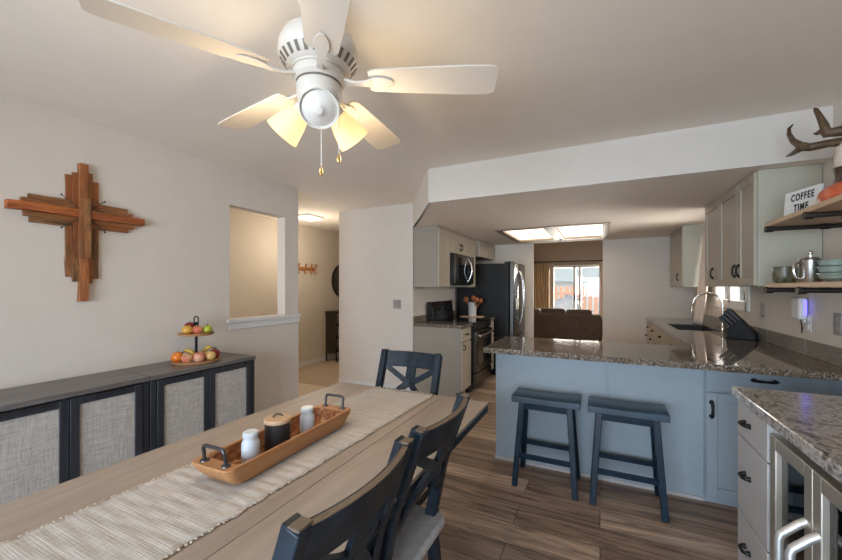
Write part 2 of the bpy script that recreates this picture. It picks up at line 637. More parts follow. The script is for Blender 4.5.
def pull(face, u, v, length, vertical, n0=0.02, r=0.005, out=0.026):
    mb = MB()
    h = length / 2
    P = (lambda a, n: face.pt(u, v + a, n0 + n)) if vertical else (lambda a, n: face.pt(u + a, v, n0 + n))
    mb.tube([P(-h * .72, out * .75), P(-h * .4, out), P(0, out * 1.08), P(h * .4, out), P(h * .72, out * .75)], [r, r * 1.2, r * .9, r * 1.2, r], 8)
    for sg in (-1, 1):
        mb.tube([P(sg * h * .72, 0), P(sg * h * .72, out * .8)], [r * 1.9, r * 1.1], 8)
        mb.tube([P(sg * h * .60, 0.003), P(sg * h * .84, 0.005), P(sg * h, 0.003)], [r * 1.7, r * 1.3, r * .4], 8)
    return mb


def wall_pieces(axis, a0, a1, u0, u1, z0, z1, holes=()):
    """wall slab between a0..a1 on axis, running u0..u1, with rectangular holes (u0,u1,z0,z1)"""
    mb = MB()
    cuts = sorted({u0, u1, *[h[0] for h in holes], *[h[1] for h in holes]})
    for p, q in zip(cuts, cuts[1:]):
        zs = [(z0, z1)]
        for h in holes:
            if h[0] <= p + 1e-6 and h[1] >= q - 1e-6:
                zs = [w for (lo, hi) in zs for w in ((lo, min(hi, h[2])), (max(lo, h[3]), hi)) if w[1] - w[0] > 1e-4]
        for lo, hi in zs:
            if axis == 'x': mb.box(a0, a1, p, q, lo, hi)
            else: mb.box(p, q, a0, a1, lo, hi)
    return mb


# ------------------------------------------------------------------ measured plan (metres, camera above the origin)
CEIL = 2.44
LCEIL = 3.05
KCEIL = 2.134
XL, XR = -2.98, 1.24           # dining left wall, right wall
YB = -2.2                      # wall behind the camera
YS = 3.02                      # face of the dropped beam
YF = 6.6                       # kitchen far wall
XK = -2.13                     # kitchen left wall
YC = 4.13                      # end face of the closet block
YL = 11.9                      # living room far wall

# ------------------------------------------------------------------ shell
struct('floor', MB().add([(XL, YB, 0), (XR, YB, 0), (XR, YF, 0), (XK, YF, 0), (XK, YC, 0), (XL, YC, 0)], [(0, 1, 2, 3, 4, 5)]), 'floor_planks',
       'brown wood plank floor of the dining area and kitchen', 'floor')
struct('floor_hall', MB().add([(-4.6, -0.6, 0), (XL, -0.6, 0), (XL, 3.97, 0), (-4.6, 3.97, 0)], [(0, 1, 2, 3)]), 'hall_tile',
       'pale tile floor at the hall entry beyond the left wall', 'floor')
struct('floor_hall_carpet', MB().box(-4.6, XL, 3.97, 7.4, -.05, 0.004), 'carpet_tan',
       'tan carpet further down the hall', 'floor')
struct('floor_living', MB().add([(-3.6, YF, 0), (2.6, YF, 0), (2.6, YL, 0), (-3.6, YL, 0)], [(0, 1, 2, 3)]), 'carpet_tan',
       'tan carpet of the living room behind the kitchen', 'floor')
struct('ceiling', MB().box(-4.72, XR + .1, YB - .1, YF - .02, CEIL, CEIL + .1).box(-4.72, -3.3, YF - .02, 7.5, CEIL, CEIL + .1), 'ceiling_paint', 'flat off-white ceiling of the dining area and hall', 'ceiling')
struct('ceiling_living', MB().box(-3.7, 2.7, YF, YL + .2, LCEIL, LCEIL + .1), 'ceiling_paint', 'ceiling of the living room', 'ceiling')

# dropped kitchen ceiling with the light recess, and the beam face
LX0, LX1, LY0, LY1 = -1.20, 0.05, 4.90, 6.16
sof = MB()
Z0 = KCEIL
T = .02
P = [(-1.38, YS + T), (XR, YS + T), (XR, LY0), (LX1, LY0), (LX0, LY0), (XK + .0, LY0), (XK, YC), (XR, LY1), (LX1, LY1), (LX0, LY1), (XK, LY1), (XR, YF), (XK, YF)]
sof.add([(x, y, Z0) for x, y in P] + [(x, y, Z0 + .10) for x, y in P],
        [(0, 1, 2, 3, 4, 5, 6), (3, 2, 7, 8), (5, 4, 9, 10), (8, 7, 11, 12, 10, 9),
         (3, 4, 17, 16), (4, 9, 22, 17), (9, 8, 21, 22), (8, 3, 16, 21), (16, 17, 22, 21)])
struct('ceiling_kitchen', sof, 'soffit_paint', 'lower tan kitchen ceiling behind the beam', 'ceiling')
beam = MB()
beam.box(-1.40, XR, YS, YS + T, KCEIL, CEIL)
beam.add([(-1.40, YS, KCEIL), (-1.40, YS, CEIL), (XK, YC, CEIL), (XK, YC, KCEIL), (-1.38, YS + T, KCEIL), (-1.38, YS + T, CEIL), (XK + .02, YC + .02, CEIL), (XK + .02, YC + .02, KCEIL)],
         [(0, 1, 2, 3), (4, 5, 6, 7), (0, 3, 7, 4), (1, 2, 6, 5)])
struct('trim_1', beam, 'beam_paint', 'white dropped beam across the kitchen with an angled end', 'beam')

# left wall with the pass-through
struct('wall_left', wall_pieces('x', XL - .11, XL, YB, 3.03, 0, CEIL, [(2.197, 2.84, 1.07, 2.108)]), 'wall_paint',
       'off-white left dining wall with a pass-through opening', 'wall')
sill = MB().box(XL - .14, XL + .035, 2.17, 3.035, 1.045, 1.078)
sill.box(XL - .0, XL + .018, 2.185, 3.03, 0.985, 1.045)
struct('trim_2', sill, 'trim_white', 'white sill ledge below the pass-through opening', 'sill', bevel=.004)
# closet block between hall and kitchen
struct('wall_closet', MB().box(-3.30, XK, YC, YF + .9, 0, CEIL), 'wall_paint', 'off-white end wall between the hall and the kitchen', 'wall')
struct('wall_hall', MB().box(-4.7, -4.6, -0.7, 7.5, 0, CEIL), 'hall_paint', 'beige hall wall seen through the openings', 'wall')
struct('wall_hall_end', MB().box(-4.6, -3.3, 7.4, 7.5, 0, CEIL), 'hall_paint', 'beige end wall of the hall', 'wall')
struct('wall_hall_near', MB().box(-4.6, XL - .11, -0.7, -0.6, 0, CEIL), 'hall_paint', 'beige near end wall of the hall', 'wall')
bb = MB().box(-4.6, -4.588, -0.6, 7.4, 0, .09)
struct('baseboard_hall', bb, 'trim_white', 'white baseboard along the hall wall', 'baseboard', bevel=.003)
struct('baseboard_left', MB().box(XL, XL + .012, YB, 3.03, 0, .09), 'trim_white', 'white baseboard along the left wall', 'baseboard', bevel=.003)
struct('baseboard_closet', MB().box(-3.3, XK, YC - .012, YC, 0, .09), 'trim_white', 'white baseboard at the closet end wall', 'baseboard', bevel=.003)
# right wall, back wall, far wall
WIN = (4.42, 5.42, 1.20, 2.0)
struct('wall_right', wall_pieces('x', XR, XR + .12, YB, YF + .1, 0, CEIL, [WIN]), 'wall_paint', 'off-white right wall behind the shelves and sink', 'wall')
PAT = (-2.3, 0.5, 0.05, 2.1)
struct('wall_back', wall_pieces('y', YB - .12, YB, XL - .11, XR + .12, 0, CEIL, [PAT]), 'wall_paint', 'dining wall behind the camera with the patio door', 'wall')
OPX0, OPX1 = -1.05, 0.04
struct('wall_far', wall_pieces('y', YF, YF + .1, XK, XR + .12, 0, KCEIL + .1, [(OPX0, OPX1, 0, KCEIL + .2)]), 'wall_paint', 'off-white kitchen far wall with the opening to the living room', 'wall')
# living room
DOOR = (-1.45, 0.16, 0.03, 2.03)
struct('wall_living_far', wall_pieces('y', YL, YL + .12, -3.7, 2.7, 0, LCEIL + .1, [DOOR]), 'living_paint', 'brown living room wall around the sliding door', 'wall')
struct('wall_living_left', MB().box(-3.7, -3.6, YF + .9, YL, 0, LCEIL), 'living_paint', 'brown left wall of the living room', 'wall')
struct('wall_living_right', MB().box(2.6, 2.7, YF, YL, 0, LCEIL), 'living_paint', 'brown right wall of the living room', 'wall')
struct('wall_living_near', MB().box(XR + .12, 2.6, YF, YF + .1, 0, LCEIL).box(XK, XR + .12, YF, YF + .1, KCEIL + .1, LCEIL).box(-3.6, XK, YF + .9, YF + .92, 0, LCEIL).box(XK - .1, XK, YF, YF + .92, CEIL, LCEIL), 'living_paint',
       'brown near wall and header of the living room', 'wall')

# windows and the sliding doors
w1 = MB()
y0, y1, z0, z1 = WIN
fx0, fx1 = XR - .012, XR + .08
for a, b, c, d in ((y0 - .06, y0 + .03, z0 - .06, z1 + .06), (y1 - .03, y1 + .06, z0 - .06, z1 + .06), (y0, y1, z0 - .06, z0 + .03), (y0, y1, z1 - .03, z1 + .06), (4.89, 4.95, z0, z1)):
    w1.box(fx0, fx1, a, b, c, d)
win1 = struct('window_1', w1, 'vinyl_white', 'white framed window above the kitchen sink', 'window', bevel=.003)
build('pane', MB().box(XR + .045, XR + .05, y0, y1, z0, z1), 'window_glass', win1)


def slider(name, face_y, dy, x0, x1, z0, z1, label):
    mb = MB()
    ya, yb = face_y - dy, face_y + dy
    for a, b, c, d in ((x0 - .02, x0 + .05, z0, z1), (x1 - .05, x1 + .02, z0, z1), (x0, x1, z1 - .06, z1 + .02), (x0, x1, z0, z0 + .08)):
        mb.box(a, b, ya, yb, c, d)
    xm = (x0 + x1) / 2
    mb.box(xm - .075, xm - .005, ya, yb, z0, z1)
    mb.box(xm + .075, xm + .135, ya + .02, yb, z0, z1)
    o = struct(name, mb, 'vinyl_white', label, 'sliding door', bevel=.003)
    build('pane', MB().box(x0, x1, face_y + .012, face_y + .016, z0, z1), 'window_glass', o)
    for dx in (-.04, .105):
        h = MB().box(xm + dx - .014, xm + dx + .014, ya - .035, ya - .004, .98, 1.18)
        build('door_handle', h, 'black_iron', o, bevel=.006)
    return o


slider('door_1', YL + .03, .04, DOOR[0], DOOR[1], DOOR[2], DOOR[3], 'white framed sliding glass door of the living room')
slider('door_2', YB - .06, .04, PAT[0], PAT[1], PAT[2], PAT[3], 'white framed patio door behind the camera')

# outside
struct('ground', MB().box(-14, 14, YL + .12, 30, -.12, -.02).box(XR + .12, 14, YB - 6, YL + .12, -.12, -.02).box(-14, XR + .12, YB - 6, YB - .12, -.12, -.02), 'patio_concrete', 'pale concrete patio outside', 'ground')
fm = MB()
for i in range(60):
    x = -6 + i * .2
    fm.box(x, x + .135, 15.0, 15.02, 0.0, 1.43 + random.uniform(-.015, .015))
fence = thing('wooden_fence', 'reddish wooden plank fence beyond the living room sliding door', 'fence', (0, 0, 0))
build('plank_panel', fm, 'fence_wood', fence)
build('rail', MB().box(-6, 6, 15.02, 15.06, .3, .39).box(-6, 6, 15.02, 15.06, 1.1, 1.19), 'fence_wood', fence)
fm = MB()
for i in range(50):
    y = 1 + i * .2
    fm.box(4.2, 4.22, y, y + .185, 0, 1.75)
f2 = thing('wooden_fence', 'reddish wooden fence outside the sink window', 'fence')
build('plank_panel', fm, 'fence_wood', f2)
build('rail', MB().box(4.22, 4.26, 1, 11, .3, .39).box(4.22, 4.26, 1, 11, 1.3, 1.39), 'fence_wood', f2)
hs = thing('neighbor_house', 'grey neighboring house with pale roof above the fence', 'house', (0, 24, 0))
build('house_wall', MB().box(-9, 7, 0, 6, 0, 1.75), 'vinyl_white', hs)
build('roof', MB().prism([(-.5, 1.75), (3, 4.2), (6.5, 1.75)], -9.4, 7.4, 'x'), 'house_grey', hs)
cv = MB()
def _cover(u, v):
    a = u * 2 * PI
    prof = [(1.0, 0), (1.0, .35), (.97, .7), (.93, .86), (.75, .98), (.45, 1.05), (0.001, 1.07)]
    k = min(int(v * 6), 5)
    fr = v * 6 - k
    r = prof[k][0] * (1 - fr) + prof[k + 1][0] * fr
    h = prof[k][1] * (1 - fr) + prof[k + 1][1] * fr
    w = 1 + .03 * math.sin(a * 9)
    e = 1 / max(abs(math.cos(a)) ** 4 + abs(math.sin(a)) ** 4, 1e-6) ** .25
    return (.52 * r * e * w * math.cos(a), .36 * r * e * w * math.sin(a), h * (1 + .08 * math.cos(a)))
cv.grid(40, 12, _cover)
cvo = build('grill_cover', cv, 'grill_cover', None, angle=60)
cvo.location = (-1.08, 13.4, -.02)
tag(cvo, 'blue-grey fabric cover draped over an outdoor grill on the patio', 'cover')

# ------------------------------------------------------------------ kitchen cabinets, left run
LF = Face('x', -1.50, 1)       # base fronts, u = y
cab = thing('base_cabinet', 'greige base cabinet with end panel left of the range', 'cabinet', (0, 0, 0))
build('carcass', MB().box(XK, -1.50, YC + .02, 4.50, .10, .876).box(XK, -1.56, YC + .02, 4.50, 0, .10), 'cabinet_greige', cab, .002)
d = build('door', shaker(LF, YC + .03, 4.49, .12, .70), 'cabinet_cream', cab, .002)
build('knob', pull(LF, 4.20, .64, .07, True), 'black_iron', d)
d = build('drawer', shaker(LF, YC + .03, 4.49, .715, .862, .03), 'cabinet_cream', cab, .002)
build('handle', pull(LF, 4.31, .79, .10, False), 'black_iron', d)
cab = thing('base_cabinet', 'narrow cream drawer base between the range and the refrigerator', 'cabinet')
build('carcass', MB().box(XK, -1.50, 5.27, 5.60, .10, .876).box(XK, -1.56, 5.27, 5.60, 0, .10), 'cabinet_greige', cab, .002)
for k, (a, b) in enumerate(((.12, .37), (.385, .62), (.635, .862))):
    d = build('drawer', shaker(LF, 5.275, 5.595, a, b, .03), 'cabinet_cream', cab, .002)
    build('knob', MB().ball(LF.pt(5.43, (a + b) / 2, .035), .013).tube([LF.pt(5.43, (a + b) / 2, .015), LF.pt(5.43, (a + b) / 2, .03)], .005, 8), 'black_iron', d)

ctop = build('countertop', MB().box(XK, -1.465, YC, 4.505, .876, .914).box(XK, XK + .02, YC, 4.505, .914, 1.0), 'granite_dark', None, .004)
tag(ctop, 'speckled granite countertop left of the range', 'countertop')
ctop = build('countertop', MB().box(XK, -1.465, 5.265, 5.605, .876, .914).box(XK, XK + .02, 5.265, 5.605, .914, 1.0), 'granite_dark', None, .004)
tag(ctop, 'short tan granite countertop between the range and the refrigerator', 'countertop')

UF = Face('x', -1.80, 1)


def upper(label, ya, yb, z0, z1, doors, x=-1.80, handles=()):
    F = Face('x', x, 1)
    c = thing('wall_cabinet', label, 'cabinet')
    build('carcass', MB().box(XK, x, ya, yb, z0, z1), 'cabinet_greige', c, .002)
    w = (yb - ya) / doors
    for i in range(doors):
        d = build('door', shaker(F, ya + i * w + .004, ya + (i + 1) * w - .004, z0 + .004, z1 - .03), 'cabinet_cream', c, .002)
        for (k, u, v) in handles:
            if k == i: build('handle', pull(F, ya + u, v, .10, True), 'black_iron', d)
    return c


upper('tall greige wall cabinet left of the microwave', YC + .02, 4.53, 1.372, KCEIL, 1)
upper('short two door wall cabinet above the microwave', 4.53, 5.31, 1.83, KCEIL, 2, handles=((0, .355, 1.93), (1, .425, 1.93)))
upper('narrow wall cabinet between the microwave and the refrigerator', 5.31, 5.62, 1.372, KCEIL, 1)
upper('short wall cabinet above the black refrigerator', 5.62, 6.56, 1.86, KCEIL, 2, x=-1.735)

# range
rg = thing('kitchen_range', 'black and stainless electric range with oven door in the left run', 'range')
RF = Face('x', -1.46, 1)
build('body', MB().box(XK + .02, -1.46, 4.51, 5.26, .08, .905).box(XK + .1, -1.52, 4.52, 5.25, 0, .08), 'black_enamel', rg, .003)
build('cooktop', MB().box(XK + .03, -1.44, 4.508, 5.262, .905, .92), 'black_glass', rg, .003)
bg = MB().prism([(XK + .02, .92), (XK + .13, .92), (XK + .085, 1.17), (XK + .02, 1.17)], 4.51, 5.26, 'y')
bgo = build('backguard', bg, 'black_enamel', rg, .004)
for yy in (4.62, 4.74, 5.03, 5.15):
    build('knob', MB().lathe([(0, .022), (.018, .02), (.02, 0), (0, 0)], (XK + .105, yy, 1.06), 14, (1, 0, .18)), 'black_stainless', bgo)
build('display', MB().box(XK + .09, XK + .112, 4.80, 4.97, 1.03, 1.1), 'black_glass', bgo)
od = build('oven_door', RF.box(MB(), 4.515, 5.255, .27, .80, 0, .04), 'black_stainless', rg, .005)
build('window', RF.box(MB(), 4.59, 5.18, .36, .66, .036, .044), 'black_glass', od)
h = MB().tube([RF.pt(4.56, .745, .08), RF.pt(5.21, .745, .08)], .013, 10)
for yy in (4.6, 5.17): h.tube([RF.pt(yy, .745, .03), RF.pt(yy, .745, .08)], .009, 8)
build('handle', h, 'stainless_bright', od)
build('drawer', RF.box(MB(), 4.515, 5.255, .09, .255, 0, .035), 'black_stainless', rg, .004)
build('control_strip', RF.box(MB(), 4.515, 5.255, .81, .90, 0, .03), 'black_enamel', rg, .004)

# microwave
mw = thing('microwave_oven', 'black and stainless microwave mounted above the range', 'microwave')
MF = Face('x', -1.74, 1)
build('body', MB().box(XK, -1.74, 4.54, 5.30, 1.40, 1.826), 'black_enamel', mw, .004)
dm = build('door', MF.box(MB(), 4.545, 5.07, 1.415, 1.82, 0, .035), 'black_stainless', mw, .005)
build('window', MF.box(MB(), 4.62, 4.98, 1.47, 1.77, .03, .04), 'black_glass', dm)
hp = [MF.pt(5.03, 1.45 + .33 * t / 10, .035 + .06 * math.sin(PI * t / 10)) for t in range(11)]
build('handle', MB().tube(hp, .012, 10), 'stainless_bright', dm)
build('control_panel', MF.box(MB(), 5.075, 5.295, 1.415, 1.82, 0, .034), 'black_glass', mw, .004)

# refrigerator
fr = thing('refrigerator', 'tall french door refrigerator with black sides and steel front', 'refrigerator')
FF = Face('x', -1.255, 1)
build('body', MB().box(XK + .03, -1.255, 5.63, 6.53, .03, 1.74).box(XK + .1, -1.35, 5.66, 6.5, 0, .03), 'fridge_side', fr, .008)
for a, b, hy in ((5.632, 6.075, 6.03), (6.083, 6.528, 6.13)):
    d = build('door', FF.box(MB(), a, b, .62, 1.755, .01, .08), 'black_stainless', fr, .012)
    pts = [FF.pt(hy, .78 + .85 * t / 10, .08 + .065 * math.sin(PI * t / 10) ** .5) for t in range(11)]
    build('handle', MB().tube(pts, .013, 10), 'stainless_bright', d)
    if a < 6:
        build('dispenser', FF.box(MB(), 5.72, 5.94, 1.0, 1.42, .076, .084), 'black_glass', d, .004)
        build('dispenser_tray', FF.box(MB(), 5.75, 5.91, 1.02, 1.2, .082, .088), 'plate_white', d, .003)
dz = build('freezer_drawer', FF.box(MB(), 5.632, 6.528, .06, .605, .01, .08), 'black_stainless', fr, .012)
h = MB().tube([FF.pt(5.72, .53, .13), FF.pt(6.44, .53, .13)], .013, 10)
for yy in (5.76, 6.4): h.tube([FF.pt(yy, .53, .07), FF.pt(yy, .53, .13)], .009, 8)
build('handle', h, 'stainless_bright', dz)
for y in (5.66, 6.4): build('hinge_cover', MB().box(-1.33, -1.2, y, y + .1, 1.74, 1.77), 'black_enamel', fr, .005)

# utensil crock on a board, right of the range
brd = build('cutting_board', MB().box(-1.93, -1.60, 5.30, 5.50, .9145, .93), 'lid_wood', None, .004)
tag(brd, 'small wooden board under the white utensil crock', 'board')
cx, cy = -1.76, 5.40
crk = build('utensil_crock', MB().lathe([(0, 0), (.056, 0), (.06, .01), (.06, .20), (.064, .21), (.055, .21), (.053, .03), (0, .03)], n=24), 'crock_white')
crk.location = (cx, cy, .93)
tag(crk, 'white ceramic crock holding wooden utensils near the refrigerator', 'crock')
for i, (dx, dy, tl, nm, lb) in enumerate(((-.06, -.025, .255, 'spatula', 'flat brown wooden spatula leaning left in the white crock'), (.0, .03, .275, 'wooden_spoon', 'brown wooden spoon standing tallest in the white crock'),
                                         (.055, -.03, .25, 'wooden_spoon', 'brown wooden spoon leaning right towards the range front in the white crock'), (.075, .03, .235, 'ladle', 'dark orange wooden ladle leaning over the crock rim beside the refrigerator'))):
    u = MB()
    top = Vector((cx + dx * 1.3, cy + dy * 1.5, .93 + tl * .88))
    base = Vector((cx + dx * .25, cy + dy * .3, .965))
    u.tube([base, top], [.007, .008], 8)
    dr = (top - base).normalized()
    e = top + dr * .03
    u.ball(e, .042, .040 if nm != 'spatula' else .034, .045 if nm != 'ladle' else .040)
    tag(build(nm, u, 'utensil_wood'), lb, 'utensil', 'wooden utensils in the crock')

# ------------------------------------------------------------------ peninsula
PF = Face('y', 2.90, -1)       # fronts towards the dining room, u = x
pen = thing('peninsula_cabinet', 'blue-grey kitchen peninsula with panelled back facing the dining table', 'cabinet')
build('back_panel', MB().box(-.75, .598, 2.90, 2.93, 0, .876).box(.03, .05, 2.893, 2.90, .03, .876), 'peninsula_blue', pen, .002)
build('end_panel', MB().box(-.75, -.73, 2.93, 3.38, 0, .876), 'peninsula_blue', pen, .002)
build('baseboard', MB().box(-.755, .598, 2.89, 2.90, 0, .024), 'cabinet_light', pen, .002)
build('carcass', MB().box(.60, 1.235, 2.90, 3.38, .0, .876).box(-.73, .6, 2.93, 3.38, .09, .86), 'peninsula_blue', pen, .002)
dr = build('drawer', PF.box(MB(), .606, 1.17, .715, .862, 0, .02), 'peninsula_blue', pen, .003)
build('handle', pull(PF, .887, .80, .135, False, r=.0075), 'black_iron', dr, label='black wrought handle')
for a, b, hu in ((.606, .884, .628), (.89, 1.17, 1.145)):
    d = build('door', shaker(PF, a, b, .045, .70), 'peninsula_blue', pen, .003)
    build('handle', pull(PF, hu if a > .7 else .632, .595, .12, True, r=.0075), 'black_iron', d, label='black wrought handle')

pt = MB()
pt.box(-.785, XR - .002, 2.675, 3.41, .876, .914)
SX0, SX1, SY0, SY1 = .75, 1.13, 4.72, 5.50
pt.box(.63, SX0, 3.41, YF - .002, .876, .914)
pt.box(SX1, XR - .002, 3.41, YF - .002, .876, .914)
pt.box(SX0, SX1, 3.41, SY0, .876, .914)
pt.box(SX0, SX1, SY1, YF - .002, .876, .914)
top = build('countertop', pt, 'granite_dark', None)
tag(top, 'L-shaped speckled granite countertop of the peninsula and sink run', 'countertop')
sp = MB()
yy = 2.69
while yy < YF - .05:
    y2 = min(yy + .61, YF - .004)
    sp.box(XR - .018, XR - .001, yy, y2 - .003, .9145, 1.018)
    yy = y2
build('backsplash', sp, 'splash_tan', top, .002)

# sink run base cabinets (front faces left) and dishwasher
SF = Face('x', .665, -1)
sc_ = thing('sink_cabinet', 'cream base cabinets below the sink with black knobs', 'cabinet')
build('carcass', MB().box(.665, XR - .004, 4.05, 4.68, .1, .876).box(.665, XR - .004, 5.54, YF - .004, .1, .876).box(.665, .73, 4.68, 5.54, .1, .876).box(.72, XR - .004, 4.05, YF - .004, 0, .1), 'cabinet_cream', sc_, .002)
for a, b in ((4.06, 4.68), (4.69, 5.53), (5.54, 6.06), (6.07, 6.58)):
    d = build('drawer', SF.box(MB(), a, b, .71, .862, 0, .02), 'cabinet_cream', sc_, .003)
    build('knob', MB().ball(SF.pt((a + b) / 2, .785, .036), .014).tube([SF.pt((a + b) / 2, .785, .018), SF.pt((a + b) / 2, .785, .03)], .006, 8), 'black_iron', d)
    d = build('door', shaker(SF, a, b, .12, .70), 'cabinet_cream', sc_, .003)
    build('knob', MB().ball(SF.pt(b - .04, .64, .036), .014).tube([SF.pt(b - .04, .64, .018), SF.pt(b - .04, .64, .03)], .006, 8), 'black_iron', d)
dw = thing('dishwasher', 'black dishwasher beside the peninsula in the sink run', 'dishwasher')
build('body', MB().box(.70, XR - .01, 3.44, 4.04, .0, .872), 'black_enamel', dw, .003)
build('door', MB().box(.655, .70, 3.445, 4.035, .10, .75), 'black_enamel', dw, .004)
build('control_panel', MB().box(.648, .70, 3.445, 4.035, .755, .872), 'black_glass', dw, .004)

snk = MB()
snk.box(SX0, SX0 + .015, SY0, SY1, .70, .905).box(SX1 - .015, SX1, SY0, SY1, .70, .905).box(SX0, SX1, SY0, SY0 + .015, .70, .905).box(SX0, SX1, SY1 - .015, SY1, .70, .905).box(SX0, SX1, SY0, SY1, .685, .70)
so = thing('kitchen_sink', 'black undermount sink set in the granite below the window', 'sink')
build('basin', snk, 'sink_black', so, .003)
build('drain', MB().lathe([(0, .004), (.04, .004), (.045, 0), (0, 0)], (.94, 5.1, .70), 20), 'chrome', so)
fa = thing('faucet', 'chrome gooseneck faucet with pull-down head at the sink', 'faucet', (1.19, 4.98, .914))
build('base', MB().lathe([(0, 0), (.03, 0), (.03, .01), (.022, .03), (.018, .09), (0, .09)], n=18), 'chrome', fa)
gp = [(0, 0, .08), (0, 0, .20)] + [(-.13 + .13 * math.cos(PI * k / 12), .03 * k / 12, .26 + .13 * math.sin(PI * k / 12)) for k in range(0, 13)] + [(-.262, .033, .24)]
build('neck', MB().tube(gp, .011, 12), 'chrome', fa)
build('spray_head', MB().tube([(-.262, .033, .245), (-.268, .034, .19), (-.27, .034, .165)], [.013, .018, .021], 14), 'chrome', fa)
build('lever', MB().tube([(.0, -.02, .06), (.0, -.06, .075), (0, -.1, .10)], [.008, .006, .005], 8), 'chrome', fa)

kbd = Vector((-.90, .43, 0)).normalized()
kb = thing('knife_block', 'black slanted knife block full of knives on the peninsula counter', 'knife block', (1.115, 4.10, .9145))
kb.rotation_euler = (0, 0, math.atan2(kbd.y, kbd.x))
prof = [(-.098, 0), (.105, 0), (.096, .085), (.004, .172), (-.096, .055)]
build('block', MB().prism(prof, -.055, .055, 'y'), 'block_black', kb, .006)
dirv = Vector((.68, 0, .73)).normalized()
for i, (a, b) in enumerate([(t, s_) for t in (.2, .45, .7, .92) for s_ in (-.036, -.012, .012, .036)]):
    p = Vector((.096, 0, .085)).lerp(Vector((.004, 0, .172)), a)
    p.y = b
    L = .085 + .025 * ((i * 7) % 3) / 2 + .02 * a
    k = MB().sweep([p - dirv * .01, p + dirv * .02, p + dirv * L], [.009, .009, .011], [.012, .011, .014], (0, 1, 0))
    tag(build('kitchen_knife', k.xf(Matrix.Translation(kb.location) @ Matrix.Rotation(kb.rotation_euler.z, 4, 'Z')), 'knife_black', None, .003),
        'black handled kitchen knife slotted in the black knife block', 'knife', 'knives in the block')

# right upper cabinets (faces left)
XUF = .91


def rupper(label, ya, yb, splits, handles, mat='door_greige_lit', side='panel_sage'):
    F = Face('x', XUF + .02, -1)
    c = thing('wall_cabinet', label, 'cabinet')
    build('carcass', MB().box(XUF + .02, XR - .003, ya, yb, 1.372, KCEIL - .002), side, c, .002)
    for a, b in zip(splits, splits[1:]):
        d = build('door', shaker(F, a + .003, b - .003, 1.377, KCEIL - .012), mat, c, .003)
        for u, v in handles:
            if a < u < b: build('handle', pull(F, u, v, .105, True, r=.006, out=.017), 'black_iron', d, label='dark wrought handle')
    return c


rupper('three door greige wall cabinet beside the open shelves', 3.13, 4.38, (3.13, 3.455, 3.92, 4.38), ((3.50, 1.485), (3.41, 1.485), (4.10, 1.49)))
rupper('single door greige wall cabinet beyond the sink window', 5.48, 6.36, (5.48, 6.36), ((5.72, 1.50),))

# curtains at the sink window
def curtain(name, fn, mat, label, nu=48, nv=12, solid=.004):
    o = build(name, MB().grid(nu, nv, fn), mat, None, angle=80, solid=solid)
    return tag(o, label, 'curtain')


curtain('curtain', lambda u, v: (1.125 - .105 * (1 - v) ** 1.2 + .012 * math.sin(u * 26) + .03 * (1 - u), 5.20 + .25 * u, .94 + 1.10 * v), 'curtain_blush',
        'blush curtain hanging beside the sink window', 36, 14)
rod = build('curtain_rod', MB().tube([(1.135, 4.36, 2.05), (1.135, 5.46, 2.05)], .009, 10).tube([(1.135, 4.40, 2.05), (XR, 4.40, 2.05)], .006, 8).tube([(1.135, 5.455, 2.05), (XR, 5.455, 2.05)], .006, 8), 'vinyl_white')
tag(rod, 'white curtain rod over the sink window', 'curtain rod')

# kitchen ceiling light
kl = thing('ceiling_light', 'recessed kitchen ceiling light with two glowing panels and tan frame', 'ceiling light')
fm = MB()
zf = KCEIL - .012
for a, b, c, d_ in ((LX0 - .06, LX1 + .06, LY0 - .06, LY0 + .02), (LX0 - .06, LX1 + .06, LY1 - .02, LY1 + .06), (LX0 - .06, LX0 + .02, LY0, LY1), (LX1 - .02, LX1 + .06, LY0, LY1), (-.655, -.495, LY0, LY1)):
    fm.box(a, b, c, d_, zf, KCEIL + .02)
build('frame', fm, 'frame_wood', kl, .003)
for a, b in ((LX0 + .02, -.655), (-.495, LX1 - .02)):
    build('diffuser', MB().box(a, b, LY0 + .02, LY1 - .02, KCEIL + .02, KCEIL + .03), 'diffuser', kl)
build('finial', MB().ball((-.56, LY1 + .03, KCEIL - .02), .02, n=12), 'plate_white', kl)

# ------------------------------------------------------------------ living room
so = thing('sofa', 'dark brown sofa with its back to the kitchen opening', 'sofa', (-.95, 9.45, 0))
build('frame', MB().box(-1.15, .97, 0, .22, .05, .74).box(-1.15, .97, .2, .95, .05, .40), 'couch_brown', so, .05)
for x in (-1.2, .78): build('arm', MB().box(x, x + .22, -.02, .98, .05, .66), 'couch_brown', so, .08)
for i in range(3): build('back_cushion', MB().box(-.98 + i * .59, -.98 + i * .59 + .58, .06, .32, .42, .845 + .012 * (i % 2)), 'couch_brown', so, .07)
for i in range(3): build('seat_cushion', MB().box(-.98 + i * .59, -.98 + i * .59 + .58, .3, .95, .40, .54), 'couch_brown', so, .05)
for x in (-1.1, .87):
    for y in (.05, .88): build('foot', MB().box(x, x + .06, y, y + .06, 0, .06), 'console_dark', so)
cr = thing('curtain_rod', 'dark curtain rod above the living room sliding door', 'curtain rod', (-.7, YL - .09, 2.16))
build('rod', MB().tube([(-1.25, 0, 0), (1.12, 0, 0)], .016, 10), 'black_iron', cr)
for x in (-1.25, 1.12): build('finial', MB().ball((x, 0, 0), .035), 'black_iron', cr)
for x in (-1.1, .98): build('bracket', MB().tube([(x, 0, 0), (x, .09, 0)], .01, 8), 'black_iron', cr)
curtain('curtain', lambda u, v: (-1.86 + .46 * u, YL - .09 + .035 * math.sin(u * 44), .03 + 2.085 * v), 'curtain_tan', 'gold-tan curtain left of the living room sliding door', 64, 4)
